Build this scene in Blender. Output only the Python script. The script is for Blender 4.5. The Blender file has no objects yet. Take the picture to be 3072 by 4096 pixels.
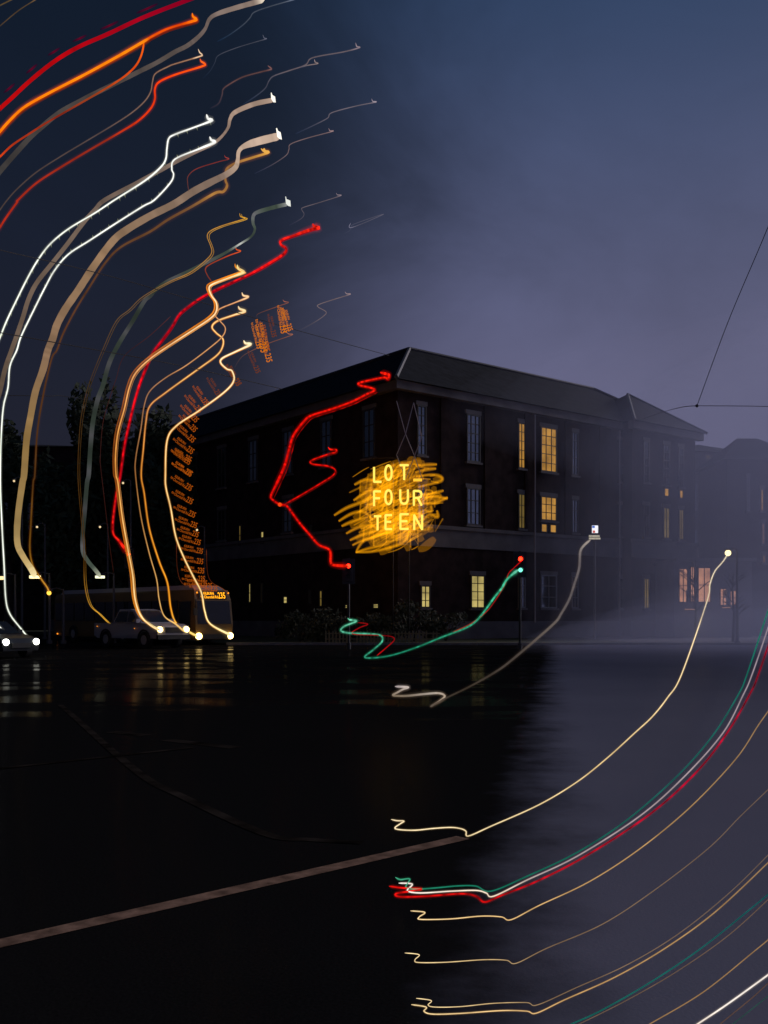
import bpy, bmesh, math, random
from mathutils import Vector, Matrix, noise
random.seed(7)
S = bpy.context.scene
COL = S.collection

# ------------------------------------------------------------------ camera
EYE = 1.6
HOR = 617.0          # horizon row in the 768 x 1024 frame
F = 1000.0           # focal length in pixels of that frame
cam = bpy.data.cameras.new('camera')
cam.sensor_fit = 'VERTICAL'; cam.sensor_height = 24.0
cam.lens = 24.0 * F / 1024.0
cam.shift_y = (HOR - 512.0) / 1024.0
cam.clip_start = 0.05; cam.clip_end = 3000
camo = bpy.data.objects.new('camera', cam); COL.objects.link(camo)
camo.location = (0, 0, EYE); camo.rotation_euler = (math.pi / 2, 0, 0)
S.camera = camo

def P(px, py, d):
    return Vector(((px - 384) / F * d, d, EYE + (HOR - py) / F * d))

# ------------------------------------------------------------------ world: dusk sky, afterglow to the right
SUN_EL, SUN_AZ = math.radians(19.0), math.radians(56.0)      # azimuth measured from +Y towards +X
W = bpy.data.worlds.new('World'); S.world = W; W.use_nodes = True
nt = W.node_tree; nt.nodes.clear()
def N(t, **k):
    n = nt.nodes.new(t)
    for a, b in k.items(): setattr(n, a, b)
    return n
def lk(a, b): nt.links.new(a, b)
out = N('ShaderNodeOutputWorld'); bg = N('ShaderNodeBackground'); lk(bg.outputs[0], out.inputs[0])
sky = N('ShaderNodeTexSky', sky_type='NISHITA'); sky.sun_disc = False
sky.sun_elevation = SUN_EL; sky.sun_rotation = SUN_AZ; sky.air_density = 2.0; sky.dust_density = 2.0
tc = N('ShaderNodeTexCoord'); sep = N('ShaderNodeSeparateXYZ'); lk(tc.outputs['Generated'], sep.inputs[0])
def math_(op, a, b=None, c=None):
    m = N('ShaderNodeMath', operation=op)
    for i, v in enumerate((a, b, c)):
        if v is None: continue
        if isinstance(v, (int, float)): m.inputs[i].default_value = v
        else: lk(v, m.inputs[i])
    return m.outputs[0]
mp = N('ShaderNodeMapping'); mp.inputs['Scale'].default_value = (2.2, 2.2, 3.4); mp.inputs['Rotation'].default_value = (0.2, 0.5, 0.3)
lk(tc.outputs['Generated'], mp.inputs[0])
nz = N('ShaderNodeTexNoise'); nz.inputs['Scale'].default_value = 1.5; nz.inputs['Detail'].default_value = 5; nz.inputs['Roughness'].default_value = 0.6
nz.inputs['Distortion'].default_value = 0.6
lk(mp.outputs[0], nz.inputs['Vector'])
cl = math_('SUBTRACT', nz.outputs[0], 0.5)
# afterglow: brighter towards +X, cloud edges break the border
u_ = math_('MULTIPLY_ADD', cl, 0.16, sep.outputs[0])
u_ = math_('MULTIPLY_ADD', sep.outputs[2], -0.07, u_)
mr = N('ShaderNodeMapRange', interpolation_type='SMOOTHERSTEP')
mr.inputs[1].default_value = -0.24; mr.inputs[2].default_value = 0.20
lk(u_, mr.inputs[0])
el = N('ShaderNodeMapRange', interpolation_type='SMOOTHSTEP'); el.inputs[1].default_value = 0.12; el.inputs[2].default_value = 0.62
lk(sep.outputs[2], el.inputs[0])
def mix(f, a, b):
    m = N('ShaderNodeMix', data_type='RGBA')
    lk(f, m.inputs['Factor'])
    for v, k in ((a, 6), (b, 7)):
        if isinstance(v, tuple): m.inputs[k].default_value = (*v, 1)
        else: lk(v, m.inputs[k])
    return m.outputs[2]
def lin(c):
    return tuple(((v / 255) / 12.92 if v <= 10 else ((v / 255 + 0.055) / 1.055) ** 2.4) for v in c)
dark = mix(el.outputs[0], lin((21, 23, 43)), lin((5, 19, 38)))
light = mix(el.outputs[0], lin((96, 95, 126)), lin((38, 61, 95)))
base = mix(mr.outputs[0], dark, light)
gain = math_('MULTIPLY_ADD', cl, 0.55, 1.0)
vm = N('ShaderNodeVectorMath', operation='SCALE'); lk(base, vm.inputs[0]); lk(gain, vm.inputs['Scale'])
vs = N('ShaderNodeVectorMath', operation='SCALE'); lk(sky.outputs[0], vs.inputs[0]); vs.inputs['Scale'].default_value = 0.002
va = N('ShaderNodeVectorMath', operation='ADD'); lk(vm.outputs[0], va.inputs[0]); lk(vs.outputs[0], va.inputs[1])
# strength 0.1 of a sky ten times the dusk radiance
vt = N('ShaderNodeVectorMath', operation='SCALE'); lk(va.outputs[0], vt.inputs[0]); vt.inputs['Scale'].default_value = 10.0
lk(vt.outputs[0], bg.inputs['Color']); bg.inputs['Strength'].default_value = 0.1

sun = bpy.data.lights.new('sun', 'SUN'); sun.energy = 2.0; sun.angle = math.radians(25); sun.color = (1, .9, .95)
so = bpy.data.objects.new('sun', sun); COL.objects.link(so)
sd = Vector((math.sin(SUN_AZ) * math.cos(SUN_EL), math.cos(SUN_AZ) * math.cos(SUN_EL), math.sin(SUN_EL)))
so.rotation_euler = sd.to_track_quat('Z', 'Y').to_euler(); so.location = (60, 30, 40)

S.view_settings.view_transform = 'Standard'; S.view_settings.look = 'None'
S.view_settings.exposure = 0; S.view_settings.gamma = 1; S.view_settings.use_curve_mapping = False
S.cycles.transparent_max_bounces = 96
S.cycles.max_bounces = 5; S.cycles.volume_bounces = 1

# ------------------------------------------------------------------ materials
def mat(name, color=(.1, .1, .1), rough=.8, metal=0, spec=.3, emit=None, es=1.0, var=0.0, scale=3.0, bump=0.0):
    m = bpy.data.materials.new(name); m.use_nodes = True
    t = m.node_tree; b = t.nodes['Principled BSDF']
    b.inputs['Base Color'].default_value = (*color, 1); b.inputs['Roughness'].default_value = rough
    b.inputs['Metallic'].default_value = metal; b.inputs['Specular IOR Level'].default_value = spec
    if emit:
        b.inputs['Emission Color'].default_value = (*emit, 1); b.inputs['Emission Strength'].default_value = es
    if var or bump:
        co = t.nodes.new('ShaderNodeTexCoord'); n = t.nodes.new('ShaderNodeTexNoise')
        n.inputs['Scale'].default_value = scale; n.inputs['Detail'].default_value = 6
        t.links.new(co.outputs['Object'], n.inputs['Vector'])
        if var:
            r = t.nodes.new('ShaderNodeMapRange'); r.inputs[1].default_value = .3; r.inputs[2].default_value = .7
            r.inputs[3].default_value = 1 - var; r.inputs[4].default_value = 1 + var
            t.links.new(n.outputs[0], r.inputs[0])
            s = t.nodes.new('ShaderNodeVectorMath'); s.operation = 'SCALE'; s.inputs[0].default_value = color
            t.links.new(r.outputs[0], s.inputs['Scale']); t.links.new(s.outputs[0], b.inputs['Base Color'])
        if bump:
            bp = t.nodes.new('ShaderNodeBump'); bp.inputs['Strength'].default_value = bump; bp.inputs['Distance'].default_value = .02
            t.links.new(n.outputs[0], bp.inputs['Height']); t.links.new(bp.outputs[0], b.inputs['Normal'])
    return m

M = {}
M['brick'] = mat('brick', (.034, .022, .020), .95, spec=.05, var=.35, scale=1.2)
M['stone'] = mat('stone', (.13, .12, .118), .85, var=.25, scale=.8)
M['roof'] = mat('roof_slate', (.020, .022, .027), .95, spec=.03, var=.3, scale=1.5)
M['frame'] = mat('window_frame', (.22, .22, .22), .6)
M['dark_frame'] = mat('dark_window_frame', (.05, .05, .05), .6)
M['glass'] = mat('window_glass', (.22, .26, .30), .08, metal=1, var=.25, scale=.7)
def lit_glass(name, c, es):
    m = mat(name, (.02, .02, .02), .2, emit=c, es=es)
    t = m.node_tree; b = t.nodes['Principled BSDF']
    co = t.nodes.new('ShaderNodeTexCoord'); n = t.nodes.new('ShaderNodeTexNoise'); n.inputs['Scale'].default_value = .9; n.inputs['Detail'].default_value = 3
    t.links.new(co.outputs['Object'], n.inputs['Vector'])
    r = t.nodes.new('ShaderNodeMapRange'); r.inputs[1].default_value = .3; r.inputs[2].default_value = .7; r.inputs[3].default_value = es * .55; r.inputs[4].default_value = es * 1.25
    t.links.new(n.outputs[0], r.inputs[0]); t.links.new(r.outputs[0], b.inputs['Emission Strength'])
    return m
M['lit'] = lit_glass('lit_glass', lin((190, 138, 58)), .85)
M['lit_dim'] = lit_glass('dim_lit_glass', lin((150, 125, 60)), .45)
M['lit_pale'] = lit_glass('pale_lit_glass', lin((205, 185, 110)), .8)
M['lit_pink'] = lit_glass('pink_lit_glass', lin((215, 150, 115)), .9)
M['metal'] = mat('dark_metal', (.05, .05, .055), .5, .5)
M['pole'] = mat('pole_grey', (.12, .12, .12), .6, .3)
M['pale_metal'] = mat('pale_metal', (.30, .29, .29), .6, .2)
M['rubber'] = mat('tyre_rubber', (.015, .015, .015), .8)
M['leaf'] = mat('dark_leaf', (.035, .05, .022), .7, var=.4, scale=2)
M['leaf_b'] = mat('olive_leaf', (.022, .027, .012), .8, var=.4, scale=2)
M['bark'] = mat('bark', (.05, .04, .03), .9, var=.3, scale=6)
M['line'] = mat('road_paint', (.21, .13, .09), .95, spec=.02, var=.5, scale=9, bump=.3)
M['worn_and_streak'] = mat('worn_paint_and_streak', (.022, .018, .015), .95, spec=.0, var=.8, scale=2.5)  # also colours the curved strip that imitates a light streak
M['kerb'] = mat('kerb_stone', (.18, .17, .165), .85, var=.25, scale=2)
M['picket'] = mat('picket_paint', (.22, .18, .09), .8)
M['wire'] = mat('wire_black', (.015, .015, .017), .7)

def emis(name, c, s=1.0, sample=True):
    m = bpy.data.materials.new(name); m.use_nodes = True; t = m.node_tree; t.nodes.clear()
    o = t.nodes.new('ShaderNodeOutputMaterial'); e = t.nodes.new('ShaderNodeEmission')
    e.inputs[0].default_value = (*c, 1); e.inputs[1].default_value = s
    t.links.new(e.outputs[0], o.inputs[0])
    if not sample: m.cycles.emission_sampling = 'NONE'
    return m
def glow_vol(name, c, s):
    m = bpy.data.materials.new(name); m.use_nodes = True; t = m.node_tree; t.nodes.clear()
    o = t.nodes.new('ShaderNodeOutputMaterial'); e = t.nodes.new('ShaderNodeEmission')
    e.inputs[0].default_value = (*c, 1); e.inputs[1].default_value = s
    t.links.new(e.outputs[0], o.inputs['Volume'])
    m.cycles.emission_sampling = 'NONE'
    return m
m = bpy.data.materials.new('trail_light'); m.use_nodes = True; t = m.node_tree; t.nodes.clear()
o = t.nodes.new('ShaderNodeOutputMaterial'); e = t.nodes.new('ShaderNodeEmission'); a = t.nodes.new('ShaderNodeAttribute'); a.attribute_name = 'glow'
t.links.new(a.outputs['Color'], e.inputs[0]); t.links.new(e.outputs[0], o.inputs[0]); m.cycles.emission_sampling = 'NONE'
M['trail'] = m

m = bpy.data.materials.new('trail_halo'); m.use_nodes = True; t = m.node_tree; t.nodes.clear()
o = t.nodes.new('ShaderNodeOutputMaterial'); e = t.nodes.new('ShaderNodeEmission'); a = t.nodes.new('ShaderNodeAttribute'); a.attribute_name = 'glow'
tr = t.nodes.new('ShaderNodeBsdfTransparent'); ad = t.nodes.new('ShaderNodeAddShader')
t.links.new(a.outputs['Color'], e.inputs[0]); t.links.new(tr.outputs[0], ad.inputs[0]); t.links.new(e.outputs[0], ad.inputs[1]); t.links.new(ad.outputs[0], o.inputs[0]); m.cycles.emission_sampling = 'NONE'
M['halo'] = m
# road: near black asphalt on the left, veil of sky light painted pale on the right
m = bpy.data.materials.new('asphalt_and_veil'); m.use_nodes = True; t = m.node_tree; b = t.nodes['Principled BSDF']
co = t.nodes.new('ShaderNodeTexCoord'); sx = t.nodes.new('ShaderNodeSeparateXYZ'); t.links.new(co.outputs['Object'], sx.inputs[0])
n1 = t.nodes.new('ShaderNodeTexNoise'); n1.inputs['Scale'].default_value = .9; n1.inputs['Detail'].default_value = 6; n1.inputs['Roughness'].default_value = .65
t.links.new(co.outputs['Object'], n1.inputs['Vector'])
def tm(op, a, b_=None, c=None):
    q = t.nodes.new('ShaderNodeMath'); q.operation = op
    for i, v in enumerate((a, b_, c)):
        if v is None: continue
        if isinstance(v, (int, float)): q.inputs[i].default_value = v
        else: t.links.new(v, q.inputs[i])
    return q.outputs[0]
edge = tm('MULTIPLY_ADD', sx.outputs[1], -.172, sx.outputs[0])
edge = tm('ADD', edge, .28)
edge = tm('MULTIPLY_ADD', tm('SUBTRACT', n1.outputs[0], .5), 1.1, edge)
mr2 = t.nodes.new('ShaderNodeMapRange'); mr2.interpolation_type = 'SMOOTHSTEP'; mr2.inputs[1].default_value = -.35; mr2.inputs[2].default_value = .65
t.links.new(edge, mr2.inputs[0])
n2 = t.nodes.new('ShaderNodeTexNoise'); n2.inputs['Scale'].default_value = 55; n2.inputs['Detail'].default_value = 4
t.links.new(co.outputs['Object'], n2.inputs['Vector'])
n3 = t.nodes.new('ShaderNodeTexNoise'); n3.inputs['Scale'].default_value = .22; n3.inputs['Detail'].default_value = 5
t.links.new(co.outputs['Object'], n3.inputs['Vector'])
def tmix(f, a, b_):
    q = t.nodes.new('ShaderNodeMix'); q.data_type = 'RGBA'; t.links.new(f, q.inputs['Factor'])
    for v, k in ((a, 6), (b_, 7)):
        if isinstance(v, tuple): q.inputs[k].default_value = (*v, 1)
        else: t.links.new(v, q.inputs[k])
    return q.outputs[2]
asp = tmix(n2.outputs[0], (.004, .004, .0045), (.016, .0155, .015))
veil = tmix(n3.outputs[0], (.13, .136, .19), (.19, .195, .255))
veil = tmix(tm('MULTIPLY', n2.outputs[0], .2), veil, (.10, .098, .115))
dif = t.nodes.new('ShaderNodeBsdfDiffuse'); t.links.new(tmix(mr2.outputs[0], asp, veil), dif.inputs['Color'])
bp = t.nodes.new('ShaderNodeBump'); bp.inputs['Strength'].default_value = .25; bp.inputs['Distance'].default_value = .006
t.links.new(n2.outputs[0], bp.inputs['Height']); t.links.new(bp.outputs[0], dif.inputs['Normal'])
gl = t.nodes.new('ShaderNodeBsdfGlossy'); gl.inputs['Roughness'].default_value = .12; gl.inputs['Color'].default_value = (.8, .8, .8, 1)
wv = t.nodes.new('ShaderNodeTexNoise'); wv.inputs['Scale'].default_value = 2.2; wv.inputs['Detail'].default_value = 3; t.links.new(co.outputs['Object'], wv.inputs['Vector'])
bp2 = t.nodes.new('ShaderNodeBump'); bp2.inputs['Strength'].default_value = .12; bp2.inputs['Distance'].default_value = .02
t.links.new(wv.outputs[0], bp2.inputs['Height']); t.links.new(bp2.outputs[0], gl.inputs['Normal'])
pm = t.nodes.new('ShaderNodeMapping'); pm.inputs['Scale'].default_value = (.25, .5, 1); t.links.new(co.outputs['Object'], pm.inputs[0])
pn = t.nodes.new('ShaderNodeTexNoise'); pn.inputs['Scale'].default_value = 1.0; pn.inputs['Detail'].default_value = 5; t.links.new(pm.outputs[0], pn.inputs['Vector'])
wet = t.nodes.new('ShaderNodeMapRange'); wet.interpolation_type = 'SMOOTHSTEP'; wet.inputs[1].default_value = .44; wet.inputs[2].default_value = .62; wet.inputs[3].default_value = .004; wet.inputs[4].default_value = .14
fz = t.nodes.new('ShaderNodeMapRange'); fz.interpolation_type = 'SMOOTHSTEP'; fz.inputs[1].default_value = 9; fz.inputs[2].default_value = 19; t.links.new(sx.outputs[1], fz.inputs[0])
t.links.new(tm('MULTIPLY', pn.outputs[0], fz.outputs[0]), wet.inputs[0])
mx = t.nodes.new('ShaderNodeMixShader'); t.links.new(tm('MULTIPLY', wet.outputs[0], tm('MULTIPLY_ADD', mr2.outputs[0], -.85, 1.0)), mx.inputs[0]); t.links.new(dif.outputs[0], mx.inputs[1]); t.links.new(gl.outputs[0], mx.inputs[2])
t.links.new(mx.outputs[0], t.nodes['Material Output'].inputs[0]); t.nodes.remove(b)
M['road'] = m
M['grass'] = mat('lawn', (.03, .04, .018), .9, var=.5, scale=1.5)

# ------------------------------------------------------------------ mesh helpers
class MB:
    def __init__(self): self.v = []; self.f = []; self.mi = []; self.c = None
    def face(self, idx, m=0): self.f.append(idx); self.mi.append(m)
    def poly(self, pts, m=0):
        k = len(self.v); self.v += [tuple(p) for p in pts]; self.face(tuple(range(k, k + len(pts))), m)
    def box(self, x0, x1, y0, y1, z0, z1, fr=None, m=0):
        k = len(self.v)
        for p in ((x0, y0, z0), (x1, y0, z0), (x1, y1, z0), (x0, y1, z0), (x0, y0, z1), (x1, y0, z1), (x1, y1, z1), (x0, y1, z1)):
            self.v.append(tuple(fr(*p)) if fr else p)
        for q in ((0, 3, 2, 1), (4, 5, 6, 7), (0, 1, 5, 4), (1, 2, 6, 5), (2, 3, 7, 6), (3, 0, 4, 7)):
            self.face(tuple(k + i for i in q), m)
    def tube(self, pts, rad, sides=6, cols=None, m=0, cap=True):
        pts = [Vector(p) for p in pts]; n = len(pts)
        if not isinstance(rad, (list, tuple)): rad = [rad] * n
        t0 = (pts[1] - pts[0]).normalized()
        up = Vector((0, 0, 1)) if abs(t0.z) < .9 else Vector((1, 0, 0))
        nx = t0.cross(up).normalized(); k = len(self.v)
        if cols is not None and self.c is None: self.c = []
        for i, p in enumerate(pts):
            tg = (pts[min(i + 1, n - 1)] - pts[max(i - 1, 0)])
            tg = tg.normalized() if tg.length > 1e-9 else t0
            nx = (nx - tg * nx.dot(tg)); nx = nx.normalized() if nx.length > 1e-6 else tg.orthogonal().normalized()
            by = tg.cross(nx)
            for j in range(sides):
                a = 2 * math.pi * j / sides
                self.v.append(tuple(p + (nx * math.cos(a) + by * math.sin(a)) * rad[i]))
                if cols is not None: self.c.append(cols[i])
        for i in range(n - 1):
            for j in range(sides):
                j2 = (j + 1) % sides
                self.face((k + i * sides + j, k + i * sides + j2, k + (i + 1) * sides + j2, k + (i + 1) * sides + j), m)
        if cap:
            self.face(tuple(k + j for j in reversed(range(sides))), m); self.face(tuple(k + (n - 1) * sides + j for j in range(sides)), m)
    def ball(self, c, r, seg=10, ring=6, m=0, sc=(1, 1, 1)):
        k = len(self.v); c = Vector(c)
        for i in range(ring + 1):
            th = math.pi * i / ring
            for j in range(seg):
                a = 2 * math.pi * j / seg
                self.v.append((c.x + r * sc[0] * math.sin(th) * math.cos(a), c.y + r * sc[1] * math.sin(th) * math.sin(a), c.z + r * sc[2] * math.cos(th)))
        for i in range(ring):
            for j in range(seg):
                j2 = (j + 1) % seg
                self.face((k + i * seg + j, k + (i + 1) * seg + j, k + (i + 1) * seg + j2, k + i * seg + j2), m)
    def disc(self, c, axis, r, th, seg=18, m=0):
        c = Vector(c); axis = Vector(axis).normalized()
        self.tube([c - axis * th / 2, c + axis * th / 2], r, seg, m=m)
    def build(self, name, mats, parent=None, smooth=False):
        me = bpy.data.meshes.new(name); me.from_pydata(self.v, [], self.f)
        for x in (mats if isinstance(mats, (list, tuple)) else [mats]): me.materials.append(x)
        me.polygons.foreach_set('material_index', self.mi)
        if smooth: me.polygons.foreach_set('use_smooth', [True] * len(self.f))
        if self.c is not None:
            ca = me.color_attributes.new('glow', 'FLOAT_COLOR', 'POINT')
            ca.data.foreach_set('color', [x for c in self.c for x in (c[0], c[1], c[2], 1)])
        me.update()
        o = bpy.data.objects.new(name, me); COL.objects.link(o)
        if parent: o.parent = parent
        return o
def tag(o, label=None, cat=None, group=None, kind=None):
    if label: o['label'] = label
    if cat: o['category'] = cat
    if group: o['group'] = group
    if kind: o['kind'] = kind
    return o
def thing(name, label, cat, group=None, loc=(0, 0, 0), rz=0):
    o = bpy.data.objects.new(name, None); COL.objects.link(o); o.location = loc; o.rotation_euler = (0, 0, rz)
    return tag(o, label, cat, group)

# ------------------------------------------------------------------ ground
g = MB(); g.poly([(-900, -60, -.02), (900, -60, -.02), (900, 1800, -.02), (-900, 1800, -.02)])
tag(g.build('ground', M['grass']), kind='structure')
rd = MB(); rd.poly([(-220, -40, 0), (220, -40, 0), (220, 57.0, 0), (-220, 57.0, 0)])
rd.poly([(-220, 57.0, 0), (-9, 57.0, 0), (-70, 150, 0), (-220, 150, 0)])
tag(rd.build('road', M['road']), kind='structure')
C0 = Vector((.9, 65, 0)); U = Vector((.782, .623, 0)); V = Vector((-.623, .782, 0))
lw = MB(); lw.poly([(-8.8, 57.3, .1), (14.5, 57.3, .1), (14.5, 90, .1), (-30, 90, .1)])
tag(lw.build('lawn', M['grass']), kind='structure')
pv = MB(); pv.box(14.5, 90, 57.3, 110, -.05, .11)
M['paving'] = mat('paving', (.17, .16, .165), .7, var=.3, scale=.7)
tag(pv.build('pavement', M['paving']), kind='structure')
kb = thing('kerb', None, None); tag(kb, kind='structure')
for i in range(60):
    x = -9 + i * 1.2
    q = MB(); q.box(x + .01, x + 1.19, 57.0, 57.3, -.05, .13 + random.uniform(-.004, .004)); q.build('kerb_stone', M['kerb'], kb)

def strip(name, pts, w, mt, z):
    b_ = MB(); L = []; R_ = []
    for i, p in enumerate(pts):
        p = Vector((p[0], p[1], 0)); a_ = Vector((*pts[max(i - 1, 0)], 0)); c_ = Vector((*pts[min(i + 1, len(pts) - 1)], 0))
        n_ = (c_ - a_).normalized().cross(Vector((0, 0, 1)))
        L.append((p.x - n_.x * w / 2, p.y - n_.y * w / 2, z)); R_.append((p.x + n_.x * w / 2, p.y + n_.y * w / 2, z))
    k = len(pts); b_.v = L + R_
    for i in range(k - 1): b_.face((i, i + 1, k + i + 1, k + i))
    return b_.build(name, mt)
def gp(px, py):
    d = EYE * F / (py - HOR); return ((px - 384) / F * d, d)
def cr(pts, n=8):
    pts = [Vector(p) for p in pts]; o_ = []
    for i in range(len(pts) - 1):
        p0 = pts[max(i - 1, 0)]; p1 = pts[i]; p2 = pts[i + 1]; p3 = pts[min(i + 2, len(pts) - 1)]
        for k in range(n):
            t_ = k / n
            o_.append(.5 * ((2 * p1) + (p2 - p0) * t_ + (2 * p0 - 5 * p1 + 4 * p2 - p3) * t_ * t_ + (3 * p1 - p0 - 3 * p2 + p3) * t_ ** 3))
    o_.append(pts[-1]); return o_
a_ = Vector(gp(463, 838)); b_ = Vector(gp(0, 944)); ext = b_ + (b_ - a_) * .6
tag(strip('road_line_and_streak', [tuple(a_), tuple(b_), tuple(ext)], .13, M['line'], .004), kind='structure')
arc = [gp(*p) for p in ((60, 705), (72, 715), (135, 770), (183, 797), (265, 834), (311, 840), (362, 843))]
tag(strip('road_line_and_streak', [tuple(p) for p in cr(arc)], .10, M['worn_and_streak'], .004), kind='structure')  # faint curved light streak, put on the road as a dull coloured strip
for p, q in (((111, 732), (147, 735.6)), ((166, 740), (236, 748))):
    tag(strip('road_line_and_streak', [gp(*p), gp(*q)], .22, M['worn_and_streak'], .0045), kind='structure')
tag(strip('road_line_and_streak', [gp(0, 769), gp(193, 748)], .10, M['worn_and_streak'], .0085), kind='structure')

# ------------------------------------------------------------------ main corner building
def BF(s, v, z): return C0 + U * s + V * v + Vector((0, 0, z))
bld = thing('corner_building', 'large dark brick corner building with slate hip roof behind the yellow letters', 'building')
EV = 16.9
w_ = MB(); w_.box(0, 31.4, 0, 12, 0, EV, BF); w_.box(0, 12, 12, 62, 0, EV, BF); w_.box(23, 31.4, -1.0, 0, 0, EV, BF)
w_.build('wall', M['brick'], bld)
# stone base courses and string course, proud of the brick
def bx(name, m_, par, *a):
    q_ = MB(); q_.box(*a, BF); return q_.build(name, M[m_], par)
for nm, o_, z0, z1 in (('plinth', .12, 0, 1.3), ('stone_band', .10, 6.3, 7.5), ('string_course', .22, 7.5, 7.75), ('cornice', .5, EV - .55, EV + .02)):
    bx(nm, 'stone', bld, -o_, 23 - o_, -o_, 0, z0, z1); bx(nm, 'stone', bld, -o_, 0, 0, 62, z0, z1); bx(nm, 'stone', bld, 23 - o_, 31.4 + o_, -1 - o_, -1.0, z0, z1)
for s_ in (4.0, 8.1, 12.15, 16.5, 20.5):
    p_ = MB(); p_.box(s_ - .35, s_ + .35, -.14, -.0, 7.75, EV - .55, BF); p_.build('brick_pier', M['brick'], bld)
RZ = 21.25
rf = MB(); e_ = .75
A = BF(-e_, -e_, EV); B = BF(32.0, -e_, EV); Cc = BF(32.0, 12 + e_, EV); D = BF(12 + e_, 12 + e_, EV); E = BF(12 + e_, 63, EV); Fp = BF(-e_, 63, EV)
R0 = BF(6, 6, RZ); R1 = BF(26.8, 6, RZ); R2 = BF(6, 57, RZ)
for q in ((A, B, R1, R0), (B, Cc, R1), (Cc, D, R0, R1), (D, E, R2, R0), (E, Fp, R2), (Fp, A, R0, R2), (A, Fp, E, D, Cc, B)): rf.poly(q)
rfo = rf.build('roof', M['roof'], bld)
M['ridge'] = mat('ridge_tile', (.07, .07, .078), .6)
for q in ((A, R0), (R0, R1), (R0, R2), (R1, B)):
    rc = MB(); rc.tube([q[0] + Vector((0, 0, .05)), q[1] + Vector((0, 0, .05))], .14, 6)
    rc.build('ridge_cap', M['ridge'], rfo)
pr = MB(); pk = BF(28.2, 3.5, 20.6); q = [BF(22.3, -1.75, EV + .03), BF(32.05, -1.75, EV + .03), BF(32.05, 8.6, EV + .03), BF(22.3, 8.6, EV + .03)]
for i in range(4): pr.poly((q[i], q[(i + 1) % 4], pk))
pr.poly(q[::-1]); pro = pr.build('pavilion_roof', M['roof'], bld)
for p_ in q[:2]:
    rc = MB(); rc.tube([p_, pk], .12, 6); rc.build('ridge_cap', M['ridge'], pro)
for s_ in (12.62, 22.3):
    dp = MB(); dp.tube([BF(s_, -.32, 1.2), BF(s_, -.32, EV - .6)], .06, 6); dp.build('downpipe', M['pale_metal'], bld)

def on_right(px, v=0):      # s where the sight line of a column meets the right hand front
    k = (px - 384) / F; ox = C0.x + V.x * v; oy = C0.y + V.y * v
    return (k * oy - ox) / (U.x - k * U.y)
def on_left(px):
    k = (px - 384) / F
    return (k * C0.y - C0.x) / (V.x - k * V.y)
def window(parent, fr, a0, a1, z0, z1, gl, frame='frame', rows=3, cols=2, bar=.05, sill=True):
    """fr(along, out, z): frame mesh is the window, pane and sill its pieces"""
    f_ = MB(); t_ = .09
    f_.box(a0, a0 + t_, .02, .12, z0, z1, fr); f_.box(a1 - t_, a1, .02, .12, z0, z1, fr)
    f_.box(a0 + t_, a1 - t_, .02, .12, z0, z0 + t_, fr); f_.box(a0 + t_, a1 - t_, .02, .12, z1 - t_, z1, fr)
    for i in range(1, cols):
        a = a0 + (a1 - a0) * i / cols; f_.box(a - bar / 2, a + bar / 2, .05, .10, z0 + t_, z1 - t_, fr)
    for i in range(1, rows):
        z = z0 + (z1 - z0) * i / rows; f_.box(a0 + t_, a1 - t_, .053, .097, z - bar / 2, z + bar / 2, fr)
    w = f_.build('window', M[frame], parent)
    p = MB(); p.box(a0 + t_, a1 - t_, .022, .05, z0 + t_, z1 - t_, fr); p.build('pane', M[gl], w)
    if sill:
        s = MB(); s.box(a0 - .12, a1 + .12, .0, .22, z0 - .14, z0 - .005, fr); s.build('sill', M['stone'], w)
        s = MB(); s.box(a0 - .1, a1 + .1, .0, .10, z1 + .005, z1 + .28, fr); s.build('lintel', M['stone'], w)
    return w
frR = lambda a, o_, z: BF(a, -o_, z)
frP = lambda a, o_, z: BF(a, -1.0 - o_, z)
frL = lambda a, o_, z: BF(-o_, a, z)
UP, MID, GR = (12.3, 15.6), (7.95, 10.5), (2.25, 4.7)
wins = [(416.5, 425.5, 'glass', 'glass', 'glass'), (466, 479.5, 'glass', 'glass', None), (517.5, 524.5, 'lit', 'lit_dim', 'glass'),
        (540, 556, 'lit', 'lit', 'glass'), (571, 577.5, 'glass', 'glass', 'glass'), (617.5, 627, 'glass', 'glass', 'glass'),
        (643, 648.5, 'glass', 'glass', 'lit_dim'), (662.5, 669, 'glass', 'lit_dim', 'lit_dim'), (678, 683, 'glass', 'lit_dim', 'lit_dim')]
for px0, px1 in ((663.2, 668.4), (678.4, 682.6)):
    a0, a1 = on_right(px0, -1.0), on_right(px1, -1.0); window(bld, frP, a0, a1, 11.35, 12.1, 'lit', 'dark_frame', 1, 1, sill=False)
for x0, x1, gu, gm, gg in wins:
    pv_ = x0 > 634
    fr = frP if pv_ else frR; vv = -1.0 if pv_ else 0
    a0, a1 = on_right(x0, vv), on_right(x1, vv)
    wide = (a1 - a0) > .9
    window(bld, fr, a0, a1, *UP, gu, rows=5, cols=3 if wide else 2, frame='dark_frame')
    window(bld, fr, a0, a1, MID[0] + (.0 if gm != 'lit' else .75), MID[1], gm, rows=3, cols=3 if wide else 2, frame='dark_frame')
    if gg and not (415 < x0 < 432): window(bld, fr, a0, a1, *GR, gg, rows=3, cols=2)
a0, a1 = on_right(540), on_right(556)
window(bld, frR, a0, a0 + (a1 - a0) * .42, 7.8, 8.5, 'lit', 'dark_frame', 1, 1, sill=False); window(bld, frR, a1 - (a1 - a0) * .45, a1, 7.8, 8.5, 'lit', 'dark_frame', 1, 1, sill=False)
window(bld, frR, on_right(470), on_right(484), 2.2, 4.5, 'lit_pale', 'dark_frame', 4, 2)
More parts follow.
